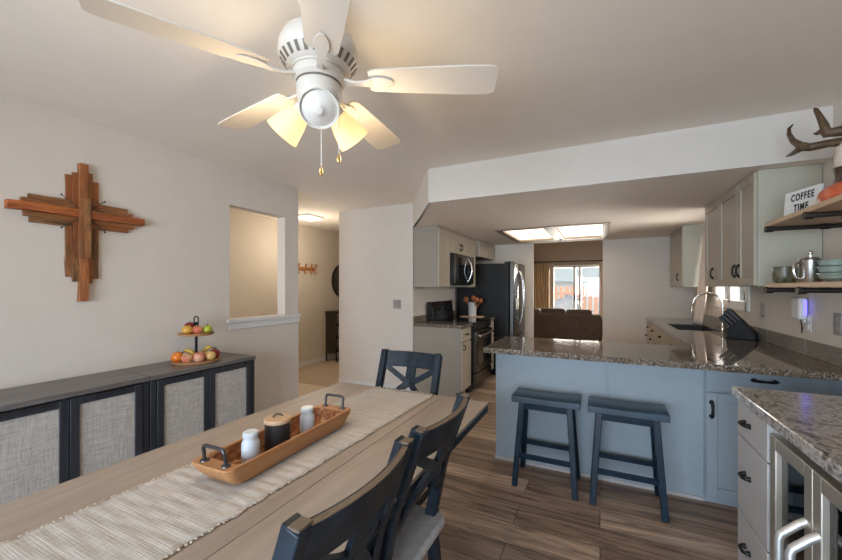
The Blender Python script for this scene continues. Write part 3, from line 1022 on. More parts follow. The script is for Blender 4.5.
curtain('curtain', lambda u, v: (-1.395 + .13 * u, YL - .075 + .02 * math.sin(u * 26), .03 + 2.085 * v), 'curtain_white', 'sheer white curtain strip between the tan curtain and the sliding door', 30, 4)
curtain('curtain', lambda u, v: (-.02 + .40 * u, YL - .09 + .03 * math.sin(u * 36), .03 + 2.085 * v), 'curtain_blush', 'pale blush curtain right of the living room sliding door', 56, 4)

# ------------------------------------------------------------------ hall
hk = thing('coat_rack', 'orange-brown wooden coat rack with pegs on the hall wall', 'coat rack', (-4.6, 4.86, 1.69))
build('board', MB().box(.001, .018, -.34, .22, -.03, .03), 'hook_wood', hk, .004)
for y in (-.24, -.08, .06, .17):
    build('peg', MB().tube([(.015, y, 0), (.05, y, .0), (.07, y, .05), (.078, y, .085)], [.011, .012, .013, .018], 8).tube([(.03, y, 0), (.05, y, -.06), (.07, y, -.08)], [.010, .010, .014], 8), 'hook_wood', hk)
mr = thing('wall_mirror', 'round dark wall decor disc above the hall console', 'wall decor', (-4.6, 5.87, 1.50))
build('rim', MB().lathe([(.30, 0), (.34, 0), (.345, .02), (.31, .03), (.30, .012)], n=40, axis=(1, 0, 0)), 'console_dark', mr)
build('disc', MB().lathe([(0, .012), (.302, .012), (.302, .002), (0, .002)], n=40, axis=(1, 0, 0)), 'mirror_dark', mr)
cs = thing('console_shelf', 'narrow dark console shelf standing against the hall wall', 'console table', (-4.58, 5.34, 0))
build('top', MB().box(0, .27, -.02, .86, .90, .93), 'console_dark', cs, .004)
build('side_panel', MB().box(.0, .25, 0, .02, .16, .90), 'console_dark', cs, .003)
build('side_panel', MB().box(.0, .25, .82, .84, .16, .90), 'console_dark', cs, .003)
for z in (.18, .42, .66): build('shelf', MB().box(.01, .25, .02, .82, z, z + .025), 'console_dark', cs, .003)
for x, y in ((.0, 0), (.23, 0), (.0, .82), (.23, .82)): build('leg', MB().box(x, x + .022, y, y + .022, 0, .16), 'console_dark', cs, .002)
hl = thing('ceiling_light', 'flush glowing ceiling light in the hall', 'ceiling light', (-3.93, 4.22, CEIL))
build('base', MB().box(-.14, .14, -.17, .17, -.02, 0), 'trim_white', hl, .004)
build('diffuser', MB().box(-.12, .12, -.15, .15, -.045, -.02), 'hall_glow', hl, .01)
point('hall_point', (-3.93, 4.22, 2.0), 20, (1.0, .88, .72), .3)
point('hall_point', (-3.7, 1.2, 1.9), 22, (1.0, .88, .72), .4)  # added fill without a fixture, brightens the hall wall past the pass-through


def plate(name, face, u, v, w, h, mat, label, toggles=(), tm='plate_white'):
    o = thing(name, label, {'light_switch': 'light switch', 'power_outlet': 'outlet'}[name], face.pt(u, v, 0))
    fr0 = Face(face.axis, 0, face.sign)
    build('plate', fr0.box(MB(), -w / 2, w / 2, -h / 2, h / 2, .0005, .006), mat, o, .002)
    for du, dv, tw, th in toggles:
        build('rocker' if name == 'light_switch' else 'socket', fr0.box(MB(), du - tw / 2, du + tw / 2, dv - th / 2, dv + th / 2, .005, .011), tm, o, .001)
    return o


plate('light_switch', Face('y', YC, -1), -2.36, 1.15, .115, .115, 'plate_grey', 'grey double light switch on the end wall by the kitchen', ((-.025, 0, .03, .065), (.025, 0, .03, .065)), 'plate_grey')
RW = Face('x', XR, -1)
plate('power_outlet', RW, 4.43, 1.19, .075, .115, 'plate_grey', 'grey outlet plate on the right wall nearest the sink window', ((0, .025, .03, .035), (0, -.025, .03, .035)), 'plate_grey')
plate('power_outlet', RW, 4.06, 1.17, .075, .115, 'plate_grey', 'grey outlet plate behind the knife block', ((0, .025, .03, .035), (0, -.025, .03, .035)), 'plate_grey')
plate('power_outlet', RW, 2.97, 1.15, .075, .13, 'plate_grey', 'grey outlet plate below the lower shelf near the photo edge', ((0, .025, .03, .035), (0, -.025, .03, .035)), 'plate_grey')
plate('power_outlet', RW, 3.30, 1.13, .075, .115, 'plate_white', 'pale outlet plate behind the plugged-in white device', ((0, .025, .03, .035), (0, -.025, .03, .035)))
dv = thing('wall_router', 'white plug-in wall device glowing blue under the lower shelf', 'router', (XR - .012, 3.33, 1.15))
b_ = build('casing', MB().box(-.045, 0, -.05, .065, -.0, .145), 'device_white', dv, .012)
build('plug', MB().box(-.012, .0, -.02, .02, -.02, .02), 'device_white', dv)
build('light', MB().box(-.018, -.006, -.055, -.049, .03, .13), 'blue_led', dv)
build('cord', MB().tube([(-.03, -.03, .0), (-.03, -.05, -.04), (-.02, -.02, -.09), (-.012, -.01, -.05)], .003, 6), 'black_iron', dv)

# ------------------------------------------------------------------ open pipe shelves and what stands on them
SHX, SHY0, SHY1 = .895, 1.0, 2.90


def shelf(label, zb, pipes):
    s = thing('pipe_shelf', label, 'shelf', (0, 0, zb))
    build('board', MB().box(SHX, XR - .004, SHY0, SHY1, 0, .026), 'shelf_wood', s, .004)
    for py in pipes:
        p = MB().tube([(SHX + .0, py, -.014), (XR - .004, py, -.014)], .0125, 12)
        p.tube([(SHX - .008, py, -.014), (SHX + .026, py, -.014)], .019, 12)
        p.tube([(XR - .11, py, -.014), (XR - .075, py, -.014)], .0165, 12)
        p.lathe([(0, .012), (.02, .012), (.022, .006), (.042, .006), (.042, 0), (0, 0)], (XR - .002, py, -.014), 20, (-1, 0, 0))
        build('bracket', p, 'pipe_iron', s)
    return s


Z1, Z2 = 1.362, 1.724
shelf('lower wooden pipe shelf holding mug and coffee press', Z1 + 0.0, (2.87, 2.48, 1.3))
shelf('upper wooden pipe shelf holding the coffee sign', Z2, (2.87, 2.41, 1.3))
T1, T2 = Z1 + .0265, Z2 + .0265

# sign
sg = thing('letter_sign', 'white sign reading COFFEE TIME on the upper shelf', 'sign', (.957, 2.606, T2 + .001))
sg.rotation_euler = (math.radians(-4), 0, math.radians(-72.2))
build('board', MB().box(-.114, .098, -.008, .008, 0, .130), 'sign_white', sg, .003)


def text(body, size, loc, parent, mat, sx=.72):
    cu = bpy.data.curves.new('lettering', 'FONT')
    cu.body = body
    cu.size = size
    cu.align_x = 'CENTER'
    cu.extrude = .0008
    cu.offset = .0014
    cu.space_character = 1.25
    cu.materials.append(MAT[mat])
    t = bpy.data.objects.new('lettering_source', cu)
    COL.objects.link(t)
    me = bpy.data.meshes.new_from_object(t.evaluated_get(bpy.context.evaluated_depsgraph_get()))
    me.name = 'lettering'
    bpy.data.objects.remove(t)
    o = bpy.data.objects.new('lettering', me)
    COL.objects.link(o)
    o.parent = parent
    o.location = loc
    o.rotation_euler = (PI / 2, 0, 0)
    o.scale = (sx, 1, 1)
    return o


text('COFFEE', .052, (-.002, -.0092, .074), sg, 'sign_black', .64)
text('TIME', .052, (-.006, -.0092, .018), sg, 'sign_black', .66)

# glazed pot
va = thing('glazed_vase', 'squat orange glazed pot with dark green and red neck on the upper shelf', 'vase', (1.05, 2.375, T2))
build('body', MB().lathe([(0, 0), (.085, 0), (.112, .012), (.123, .036), (.118, .060), (.096, .082), (.072, .095)], n=32), 'glaze_orange', va)
build('neck', MB().lathe([(.074, .092), (.067, .108), (.064, .130), (.072, .158), (.076, .165), (.068, .163), (.055, .13), (.055, .10)], n=32), 'glaze_green', va)

# mug, press, bowls on the lower shelf
mg = thing('coffee_mug', 'olive glazed mug leftmost on the lower shelf', 'mug', (.955, 2.815, T1))
build('cup', MB().lathe([(0, 0), (.040, 0), (.050, .012), (.053, .05), (.048, .085), (.050, .094), (.046, .094), (.044, .05), (.042, .012), (0, .01)], n=28), 'mug_glaze', mg)
build('handle', MB().tube([(.034 + .034 * math.sin(a), -.034 - .032 * math.sin(a), .05 + .032 * math.cos(a)) for a in [PI * k / 10 for k in range(11)]], .006, 8), 'chrome', mg)
pr = thing('coffee_press', 'stainless steel coffee press beside the olive mug', 'coffee press', (1.0, 2.645, T1))
build('body', MB().lathe([(0, 0), (.040, 0), (.042, .004), (.042, .115), (.044, .122), (.03, .132), (0, .134)], n=28), 'stainless_bright', pr)
build('plunger', MB().tube([(0, 0, .134), (0, 0, .15)], .004, 8).ball((0, 0, .158), .011), 'stainless_bright', pr)
build('handle', MB().tube([(-.04, -.012, .105), (-.07, -.018, .10), (-.074, -.018, .06), (-.066, -.018, .025), (-.04, -.012, .02)], .006, 8), 'stainless_bright', pr)
build('spout', MB().tube([(-.03, .03, .09), (-.045, .04, .115)], [.012, .006], 8), 'stainless_bright', pr)
for i in range(3):
    bw = build('stacked_bowl', MB().lathe([(0, 0), (.04, 0), (.044, .006), (.074, .018), (.082, .040), (.085, .042), (.082, .045), (.070, .022), (0, .012)], n=30), 'celadon')
    bw.location = (1.07, 2.535, T1 + i * .033)
    tag(bw, ('pale blue-green bowl at the bottom of the stack on the lower shelf', 'pale blue-green bowl in the middle of the stack on the lower shelf', 'pale blue-green bowl at the top of the stack on the lower shelf')[i], 'bowl', 'bowls on the lower shelf')

# antlered skull on the right wall
def onx(x, y, X):
    r = Vector((-math.sin(YAW), math.cos(YAW), 0)) + Vector((math.cos(YAW), math.sin(YAW), 0)) * ((x - 421) / F_PX) + Vector((0, 0, (288 - y) / F_PX))
    return Vector((0, 0, 1.36)) + r * (X / r.x)


sk = thing('antler_skull', 'bleached animal skull with brown forked antlers mounted above the shelves', 'skull mount', (0, 0, 0))
base1 = Vector((1.085, 2.55, 2.085)); base2 = Vector((1.085, 2.44, 2.09))
s1 = MB().ball((1.13, 2.49, 2.035), .085, .085, .075, 20, 12)
s1.tube([(1.10, 2.49, 2.03), (1.085, 2.49, 1.97), (1.075, 2.49, 1.92), (1.065, 2.49, 1.875)], [.07, .062, .045, .030], 16)
s1.tube([(1.20, 2.49, 2.03), (1.236, 2.49, 2.03)], .045, 14)
build('skull', s1, 'bone', sk, angle=60)
for yy in (2.43, 2.55):
    build('eye_socket', MB().ball((1.062, yy, 1.995), .02, .016, .022), 'slot_dark', sk)
a1 = MB()
fk = onx(800, 149, .955)
a1.tube([base1, base1.lerp(fk, .35) + Vector((0, 0, .004)), base1.lerp(fk, .75), fk + Vector((0, -.03, 0)), onx(793, 141, .95), onx(789, 134, .95), onx(789, 128.5, .95), onx(793, 124.5, .95)],
        [.021, .020, .021, .021, .014, .011, .008, .003], 12)
a1.tube([fk + Vector((0, -.05, 0)), onx(798, 150, .955), onx(792, 154, .95), onx(786, 156.5, .95)], [.019, .016, .010, .003], 10)
build('antler', a1, 'horn', sk, angle=60)
a2 = MB()
fk = onx(827, 133, .99)
a2.tube([base2, base2.lerp(fk, .5) + Vector((0, 0, .01)), fk, onx(824, 125, .98), onx(820, 117, .97), onx(816, 110, .965), onx(814.5, 108.5, .965)], [.026, .025, .024, .017, .013, .010, .005], 12)
a2.tube([fk + Vector((0, 0, -.005)), onx(821, 131, .98), onx(817, 133.5, .975), onx(813.5, 133.5, .97)], [.016, .013, .009, .003], 10)
build('antler', a2, 'horn', sk, angle=60)

# ------------------------------------------------------------------ coffee bar by the camera (right)
CF = Face('x', .57, -1)
cb = thing('drawer_cabinet', 'light grey drawer base at the end of the coffee bar', 'cabinet')
build('carcass', MB().box(.57, XR - .004, 1.762, 2.095, .0, .868), 'cabinet_light', cb, .002)
for a, b in ((.02, .385), (.392, .712), (.719, .862)):
    d = build('drawer', CF.box(MB(), 1.768, 2.09, a, b, 0, .018), 'cabinet_light', cb, .002)
    hv = {.02: .27, .392: .575, .719: .792}[a]
    build('handle', pull(CF, 1.965, hv, .075, False, n0=.018, r=.0062, out=.022), 'black_iron', d, label='black wrought handle')
cb2 = thing('base_cabinet', 'light grey base cabinet beyond the beverage cooler towards the camera', 'cabinet')
build('carcass', MB().box(.57, XR - .004, .55, 1.15, .0, .868), 'cabinet_light', cb2, .002)
d = build('door', shaker(CF, .555, 1.145, .02, .862), 'cabinet_light', cb2, .002)
build('handle', pull(CF, 1.08, .60, .1, True), 'black_iron', d)
nt = build('countertop', MB().box(.537, XR - .003, .52, 2.12, .872, .914), 'granite_light', None, .005)
tag(nt, 'brown and cream granite countertop of the coffee bar under the shelves', 'countertop')

bc = thing('beverage_cooler', 'stainless two door beverage cooler with glass doors under the coffee bar', 'beverage cooler')
bx0, bx1, by0, by1 = .60, XR - .02, 1.155, 1.758
sh = MB().box(bx0, bx1, by0, by0 + .02, .03, .835).box(bx0, bx1, by1 - .02, by1, .03, .835).box(bx0, bx1, by0, by1, .815, .835).box(bx0, bx1, by0, by1, .0, .05).box(bx1 - .02, bx1, by0, by1, .03, .835).box(bx0 + .02, bx1, 1.45, 1.47, .05, .815)
build('housing', sh, 'black_enamel', bc)
for z in (.22, .40, .58, .71):
    for (a, b) in ((by0 + .022, 1.448), (1.472, by1 - .022)):
        s_ = build('shelf', MB().box(bx0 + .015, bx1 - .03, a, b, z, z + .008), 'black_enamel', bc)
        build('shelf_front', MB().box(bx0 + .004, bx0 + .016, a, b, z - .008, z + .022), 'stainless', s_)
BF = Face('x', .595, -1)
for a, b, hy in ((1.462, 1.756, 1.497), (1.157, 1.458, 1.425)):
    dm = MB()
    rl = .046
    BF.box(dm, a, a + rl, .05, .832, 0, .04); BF.box(dm, b - rl, b, .05, .832, 0, .04)
    BF.box(dm, a + rl, b - rl, .05, .05 + rl, 0, .04); BF.box(dm, a + rl, b - rl, .832 - rl, .832, 0, .04)
    d = build('door', dm, 'champagne', bc, .003)
    build('glass', BF.box(MB(), a + rl, b - rl, .05 + rl, .832 - rl, .016, .022), 'cooler_glass', d)
    build('handle', MB().tube([BF.pt(hy, .66, .035), BF.pt(hy, .645, .055), BF.pt(hy, .605, .095), BF.pt(hy, .59, .10), BF.pt(hy, .22, .10), BF.pt(hy, .205, .095), BF.pt(hy, .165, .055), BF.pt(hy, .15, .035)], .0115, 14), 'handle_steel', d)

# ------------------------------------------------------------------ ceiling fan
FX, FY, FZ = -.935, 1.055, 2.125
fan = thing('ceiling_fan', 'white five blade ceiling fan with amber glass lights', 'ceiling fan', (FX, FY, CEIL))
dz = FZ - CEIL
build('canopy', MB().lathe([(0, 0), (.075, 0), (.075, -.03), (.06, -.06), (.045, -.08), (.045, -.145), (0, -.145)], n=32), 'fan_white', fan)
mot = build('motor_housing', MB().lathe([(0, dz + .18), (.06, dz + .178), (.10, dz + .170), (.128, dz + .148), (.142, dz + .115), (.145, dz + .085), (.138, dz + .072), (.112, dz + .038), (.098, dz + .034), (.098, dz + .028), (0, dz + .028)], n=40), 'fan_white', fan)
vs = MB()
for k in range(26):
    a = 2 * PI * k / 26
    r0, r1 = .1362, .1165
    z0_, z1_ = dz + .0695, dz + .0435
    for da in (-.06,):
        p0 = Vector((r0 * math.cos(a), r0 * math.sin(a), z0_)); p1 = Vector((r1 * math.cos(a), r1 * math.sin(a), z1_))
        vs.sweep([p0, p1], .006, .002, (-math.sin(a), math.cos(a), 0))
build('vent', vs, 'slot_dark', mot)
build('rotor', MB().lathe([(0, dz + .03), (.09, dz + .03), (.095, dz + .02), (.095, dz + .0), (.08, dz - .012), (0, dz - .012)], n=40), 'fan_white', fan)
build('band', MB().lathe([(.0, dz - .011), (.0815, dz - .011), (.0815, dz - .0165), (0, dz - .0165)], n=40), 'slot_dark', fan)
fit = build('light_fitter', MB().lathe([(0, dz - .016), (.078, dz - .016), (.082, dz - .024), (.078, dz - .07), (.070, dz - .085), (.05, dz - .10), (0, dz - .105)], n=32), 'fan_white', fan)
TH0 = math.radians(25.6)
for k in range(5):
    a = TH0 + k * 2 * PI / 5
    R = Matrix.Rotation(a, 4, 'Z')
    pitch = Matrix.Rotation(math.radians(-11), 4, 'X')
    bl = MB()
    prof = [(.185, .045), (.20, .054), (.26, .058), (.40, .066), (.55, .072), (.62, .072), (.647, .066), (.658, .052)]
    poly = [(r, w) for r, w in prof] + [(r, -w) for r, w in reversed(prof)]
    bl.prism(poly, -.003, .003, 'z')
    bl.xf(Matrix.Translation((0, 0, dz + .002)) @ R @ pitch)
    build('blade', bl, 'fan_white', fan, .002)
    ar = MB()
    ar.sweep([(.085, 0, dz + .004), (.13, 0, dz - .010), (.17, 0, dz - .010), (.20, 0, dz - .006)], [.014, .010, .013, .022], [.006, .005, .004, .0025], (0, 1, 0))
    ar.sweep([(.19, .0, dz - .0062), (.215, .0, dz - .0055), (.25, .0, dz - .0050), (.275, 0, dz - .0045)], [.020, .026, .022, .008], [.0028, .0026, .0024, .002], (0, 1, 0))
    ar.xf(R @ Matrix.Translation((0, 0, dz)) @ pitch @ Matrix.Translation((0, 0, -dz)))
    build('blade_arm', ar, 'fan_white', fan, .003)
VD = math.atan2(-FY, -FX)
for k in range(3):
    a = VD + k * 2 * PI / 3
    tilt = math.radians(48)
    ax = Vector((math.cos(a) * math.sin(tilt), math.sin(a) * math.sin(tilt), -math.cos(tilt)))
    c0 = Vector((math.cos(a) * .045, math.sin(a) * .045, dz - .075))
    build('socket_arm', MB().tube([c0, c0 + ax * .055], [.03, .034], 16), 'fan_white', fit)
    sh = build('lamp_shade', MB().lathe([(.030, .04), (.038, .05), (.050, .085), (.058, .118), (.065, .152), (.0615, .152), (.054, .118), (.046, .085), (.034, .055)], c0, 28, ax), 'frosted_white' if k == 0 else 'lamp_amber', fit,
               label='unlit frosted glass shade' if k == 0 else 'glowing amber glass shade')
    if k == 0:
        build('frosted_lens', MB().lathe([(.0605, .140), (.05, .150), (.034, .158), (.016, .163), (.012, .168), (0, .170)], c0, 28, ax), 'frosted_white', sh)
    else:
        build('bulb', MB().ball(c0 + ax * .115, .028), 'lamp_amber', sh)
        p = Vector((FX, FY, CEIL)) + c0 + ax * .22
        point('fan_lamp', p, 6.5, (1.0, .78, .50), .05)
for (dx, dy, z, ln) in ((.057, -.054, dz - .09, .25), (.107, -.019, dz - .075, .215)):
    ch = build('pull_chain', MB().tube([(dx, dy, z), (dx, dy, z - ln)], .0016, 6), 'plate_white', fan)
    build('chain_drop', MB().lathe([(0, 0), (.003, -.004), (.007, -.02), (.005, -.03), (0, -.032)], (dx, dy, z - ln), 12), 'brass', ch)

# ------------------------------------------------------------------ wall cross
cr = thing('wooden_cross', 'rustic reclaimed wood cross hanging on the left wall', 'cross', (XL + .002, 1.155, 1.83))
def strip(y0, y1, z0, z1, x0, x1, mat, rough=.004, along='z'):
    mb = MB()
    n = 8
    vs = []
    if along == 'z':
        for k in range(n + 1):
            z = z0 + (z1 - z0) * k / n
            j = random.uniform(-rough, rough)
            for (x, y) in ((x0, y0 + j), (x1, y0 + j * .6), (x1, y1 + j * .5), (x0, y1 + j)): vs.append((x, y, z))
    else:
        for k in range(n + 1):
            y = y0 + (y1 - y0) * k / n
            j = random.uniform(-rough, rough)
            for (x, z) in ((x0, z0 + j), (x1, z0 + j * .6), (x1, z1 + j * .5), (x0, z1 + j)): vs.append((x, y, z))
    fs = [(0, 1, 2, 3), tuple(range(4 * n, 4 * n + 4))]
    for i in range(n):
        for k in range(4):
            k2 = (k + 1) % 4
            fs.append((4 * i + k, 4 * i + k2, 4 * i + 4 + k2, 4 * i + 4 + k))
    mb.add(vs, fs)
    return build('wood_strip', mb, mat, cr, .002)
Z = 1.83
# upright strips
for y0, y1, z0, z1, x1, m_ in ((-.085, -.052, -.40, .235, .016, 'reclaimed_dark'), (-.052, -.018, -.43, .255, .022, 'reclaimed_dark'), (.02, .05, -.44, .27, .022, 'reclaimed_dark'), (.05, .082, -.41, .22, .016, 'reclaimed_dark'),
                               (-.024, .022, -.555, .32, .036, 'reclaimed_red_z')):
    strip(y0, y1, z0, z1, .0, x1, m_)
for z0, z1, y0, y1, x1, m_ in ((.048, .078, -.25, .245, .020, 'reclaimed_dark_y'), (.02, .050, -.28, .275, .026, 'reclaimed_dark_y'), (-.055, -.022, -.27, .28, .026, 'reclaimed_dark_y'), (-.085, -.053, -.245, .25, .020, 'reclaimed_dark_y'),
                               (-.024, .024, -.34, .34, .044, 'reclaimed_red')):
    strip(y0, y1, z0, z1, .0, x1, m_, along='y')
build('center_plank', MB().box(.036, .052, -.03, .03, -.28, .10), 'reclaimed_dark', cr, .004)
for sy, szz in ((-1, 1), (1, 1), (-1, -1), (1, -1)):
    nl = MB().tube([(.045, sy * .03, szz * .03), (.03, sy * .108, szz * .100)], [.0018, .0018], 6)
    nl.tube([(.031, sy * .105, szz * .097), (.028, sy * .112, szz * .104)], .0045, 8)
    build('nail', nl, 'black_iron', cr)

# ------------------------------------------------------------------ sideboards
SBX0, SBX1, SBH = XL + .004, -2.57, .80


def sideboard(label, ya, yb):
    s = thing('sideboard', label, 'sideboard', (0, 0, 0))
    build('top', MB().box(SBX0, SBX1 + .012, ya, yb, SBH - .028, SBH), 'sideboard_dark', s, .003)
    build('carcass', MB().box(SBX0, SBX1 - .025, ya + .004, yb - .004, .09, SBH - .028).box(SBX1 - .03, SBX1, ya + .002, ya + .038, .05, SBH - .028).box(SBX1 - .03, SBX1, yb - .036, yb - .002, .05, SBH - .028).box(SBX1 - .03, SBX1, ya + .038, yb - .036, .05, .11).box(SBX1 - .03, SBX1, ya + .038, yb - .036, SBH - .036, SBH - .028), 'sideboard_upright', s, .002)
    F = Face('x', SBX1, 1)
    a0, b0 = ya + .042, yb - .040
    mid = (a0 + b0) / 2
    for a, b in ((a0, mid - .002), (mid + .002, b0)):
        fm = MB()
        r_ = .040
        F.box(fm, a, a + r_, .115, SBH - .038, -.02, .006); F.box(fm, b - r_, b, .115, SBH - .038, -.02, .006)
        F.box(fm, a + r_, b - r_, .115, .115 + r_, -.02, .006); F.box(fm, a + r_, b - r_, SBH - .038 - r_, SBH - .038, -.02, .006)
        d = build('door', fm, 'sideboard_upright', s, .002)
        build('linen_panel', F.box(MB(), a + r_, b - r_, .115 + r_, SBH - .038 - r_, -.018, -.004), 'linen', d, label='woven linen door panel')
        m_ = (a + b) / 2
        build('tab_pull', F.box(MB(), m_ - .09, m_ + .09, SBH - .041, SBH - .038, .0, .022), 'stainless', d, label='thin metal tab pull')
    for x in (SBX0 + .03, SBX1 - .07):
        for y in (ya + .03, yb - .07): build('foot', MB().box(x, x + .04, y, y + .04, 0, .09), 'sideboard_upright', s, .002)
    return s


sideboard('dark sideboard with linen doors holding the fruit stand', 1.338, 2.125)
sideboard('dark sideboard with linen doors at the left edge of the photo', .552, 1.334)

# fruit stand
fsx, fsy = -2.775, 1.765
fs = thing('fruit_stand', 'two tier round fruit stand on the sideboard', 'fruit stand', (fsx, fsy, SBH))
build('post', MB().tube([(0, 0, .012), (0, 0, .30)], .010, 12), 'black_iron', fs)
hp = [(.0, -.014, .225), (0, -.016, .31)] + [(0, -.016 * math.cos(PI * k / 8), .325 + .018 * math.sin(PI * k / 8)) for k in range(9)] + [(0, .016, .31), (0, .014, .225)]
build('handle', MB().tube(hp, .0045, 8), 'black_iron', fs)
for r, z in ((.160, .004), (.118, .205)):
    t = build('tray', MB().lathe([(0, z), (r - .012, z), (r - .012, z + .010), (0, z + .010)], n=40), 'lid_wood', fs)
    build('rim', MB().lathe([(r - .02, z - .003), (r - .004, z - .003), (r + .004, z + .008), (r + .005, z + .014), (r - .002, z + .014), (r - .011, z + .0095)], n=40), 'tray_wood', t)


def apple(loc, r, mat, label, tilt=0.0, ta=0.0, name='apple'):
    a = thing(name, label, name, loc)
    prof = []
    for k in range(13):
        t = PI * k / 12
        rr = math.sin(t) * (1 + .06 * math.cos(t))
        h = -math.cos(t) * .92
        if k < 2 or k > 10: h *= (.86 if k in (0, 12) else .95)
        prof.append((r * rr, r * (h + .88)))
    M = Matrix.Translation((0, 0, r * .88)) @ Matrix.Rotation(ta, 4, 'Z') @ Matrix.Rotation(tilt, 4, 'Y') @ Matrix.Translation((0, 0, -r * .88))
    prof[0] = (0, prof[0][1]); prof[-1] = (0, prof[-1][1])
    build('flesh' if False else 'body', MB().lathe(prof, n=22).xf(M), mat, a, angle=70)
    build('stem', MB().tube([(0, 0, r * 1.62), (.003, 0, r * 2.0)], .0022, 6).xf(M), 'stem_brown', a)
    return a


# camera-right direction on the stand, and towards the camera
rx_, ry_ = math.cos(YAW), math.sin(YAW)
tx, ty = 2.775 / 3.29, -1.765 / 3.29
ZL, ZU = SBH + .0145, SBH + .2155


def fp(u, w, z): return (fsx - ty * u * 1.0 + tx * w, fsy + tx * u + ty * w, z)


# u: along the picture's right; w: towards the camera
def bod(o): return o
GRP = 'fruit on the two tier stand'
apple(fp(-.058, .042, ZU), .037, 'apple_yellow', 'yellow apple at the front left of the upper tray')
apple(fp(-.040, -.030, ZU + .002), .046, 'apple_red', 'dark red apple at the back of the upper tray')
apple(fp(.010, .048, ZU), .035, 'apple_peach', 'peach-red apple at the front middle of the upper tray', .5, -.6)
apple(fp(.075, .028, ZU), .033, 'pear_green', 'bright green apple at the right of the upper tray', -.4, .4)
apple(fp(.075, -.048, ZU), .032, 'pear_green', 'dull green apple behind the bright green one on the upper tray')
apple(fp(-.118, .045, ZL), .042, 'orange_peel', 'orange at the left front of the lower tray', name='orange')
apple(fp(-.058, .105, ZL), .037, 'apple_blush', 'pale blushed apple in front of the orange on the lower tray', .9, -.9)
apple(fp(.018, .112, ZL), .040, 'apple_pink', 'pink-red apple at the front middle of the lower tray', .5, -.9)
apple(fp(.092, .085, ZL), .038, 'apple_gold', 'golden yellow apple between pink and red apples on the lower tray', .3, 2)
apple(fp(.122, .012, ZL), .041, 'apple_red', 'dark red apple at the right end of the lower tray')
apple(fp(.045, .040, ZL), .034, 'apple_peach', 'small peach-red apple behind the pink one on the lower tray')


def banana(p0, p1, bulge, label, tip='stem_brown'):
    b = thing('banana', label, 'banana', (0, 0, 0))
    p0, p1, bulge = Vector(p0), Vector(p1), Vector(bulge)
    pts = []
    rr = []
    for k in range(13):
        t = k / 12
        pts.append(p0.lerp(p1, t) + bulge * 4 * t * (1 - t))
        rr.append(.0165 * min(1, .35 + 2.6 * min(t, 1 - t)))
    build('peel', MB().tube(pts, rr, 10), 'banana_skin', b, angle=70)
    d0 = (pts[0] - pts[1]).normalized()
    build('stem', MB().tube([pts[0] - d0 * .004, pts[0] + d0 * .02, pts[0] + d0 * .034 + Vector((0, 0, .004))], [.006, .006, .008], 8), tip, b)
    return b


banana(fp(-.082, -.02, ZL + .062), fp(.0, .01, ZL + .022), (0, 0, .024), 'banana with dark stem behind the orange on the lower tray', 'leaf_green')
banana(fp(.105, -.052, ZL + .075), fp(.035, -.075, ZL + .022), (0, 0, .020), 'banana behind the golden apple on the lower tray')

# ------------------------------------------------------------------ dining table
TX0, TX1, TY0, TY1, TZ = -1.49, -.525, -.45, 1.885, .76
tb = thing('dining_table', 'long weathered wood dining table with dark painted base', 'table', (0, 0, 0))
tm = MB()
seams = [TX0, -1.236, -.985, -.785, TX1]
for a, b in zip(seams, seams[1:]):
    tm.box(a + .0012, b - .0012, TY0, TY1, TZ - .014, TZ)
build('tabletop', tm, 'table_wood', tb, .0015)
build('tabletop_edge', MB().box(TX0 + .002, TX1 - .002, TY0 + .002, TY1 - .002, TZ - .048, TZ - .0142), 'navy_paint', tb, .003)
XM = (TX0 + TX1) / 2
for y in (.05, 1.38):
    build('pedestal', MB().box(XM - .07, XM + .07, y - .07, y + .07, .07, .66), 'navy_paint', tb, .006)
    build('foot', MB().box(XM - .36, XM + .36, y - .045, y + .045, 0, .075), 'navy_paint', tb, .008)
    build('bolster', MB().box(XM - .36, XM + .36, y - .045, y + .045, .65, TZ - .048), 'navy_paint', tb, .006)
build('stretcher', MB().box(XM - .03, XM + .03, .05, 1.38, .22, .34), 'navy_paint', tb, .004)

# runner
RX = lambda y: -1.045 + .022 * (y - 1.0)
def _run(u, v):
    y = -.15 + (1.845 + .15) * v
    w = .193 + .0035 * math.sin(v * 160) + .003 * math.sin(v * 47 + u)
    return (RX(y) + (u - .5) * 2 * w, y, TZ + .0035 + .0012 * math.sin(v * 310) * math.sin(u * 9))
rn = thing('table_runner', 'cream woven table runner with fringed ends along the dining table', 'table runner', (0, 0, 0))
build('cloth', MB().grid(16, 300, _run), 'runner_cloth', rn, angle=80, solid=.003)
fg = MB()
for k in range(26):
    x = RX(1.845) - .185 + .37 * k / 25
    fg.tube([(x, 1.842, TZ + .005), (x + random.uniform(-.006, .006), 1.865, TZ + .006), (x + random.uniform(-.012, .012), 1.888 + random.uniform(-.008, .012), TZ + .004)], [.0035, .003, .002], 6)
build('fringe', fg, 'runner_cloth', rn)
for sgn in (-1, 1):
    eg = MB()
    for k in range(150):
        y = -.14 + 1.98 * k / 149
        eg.ball((RX(y) + sgn * .193 + random.uniform(-.002, .002), y + random.uniform(-.004, .004), TZ + .0045), .0045, .0042, .003, 6, 4)
    build('edging', eg, 'runner_edge', rn)

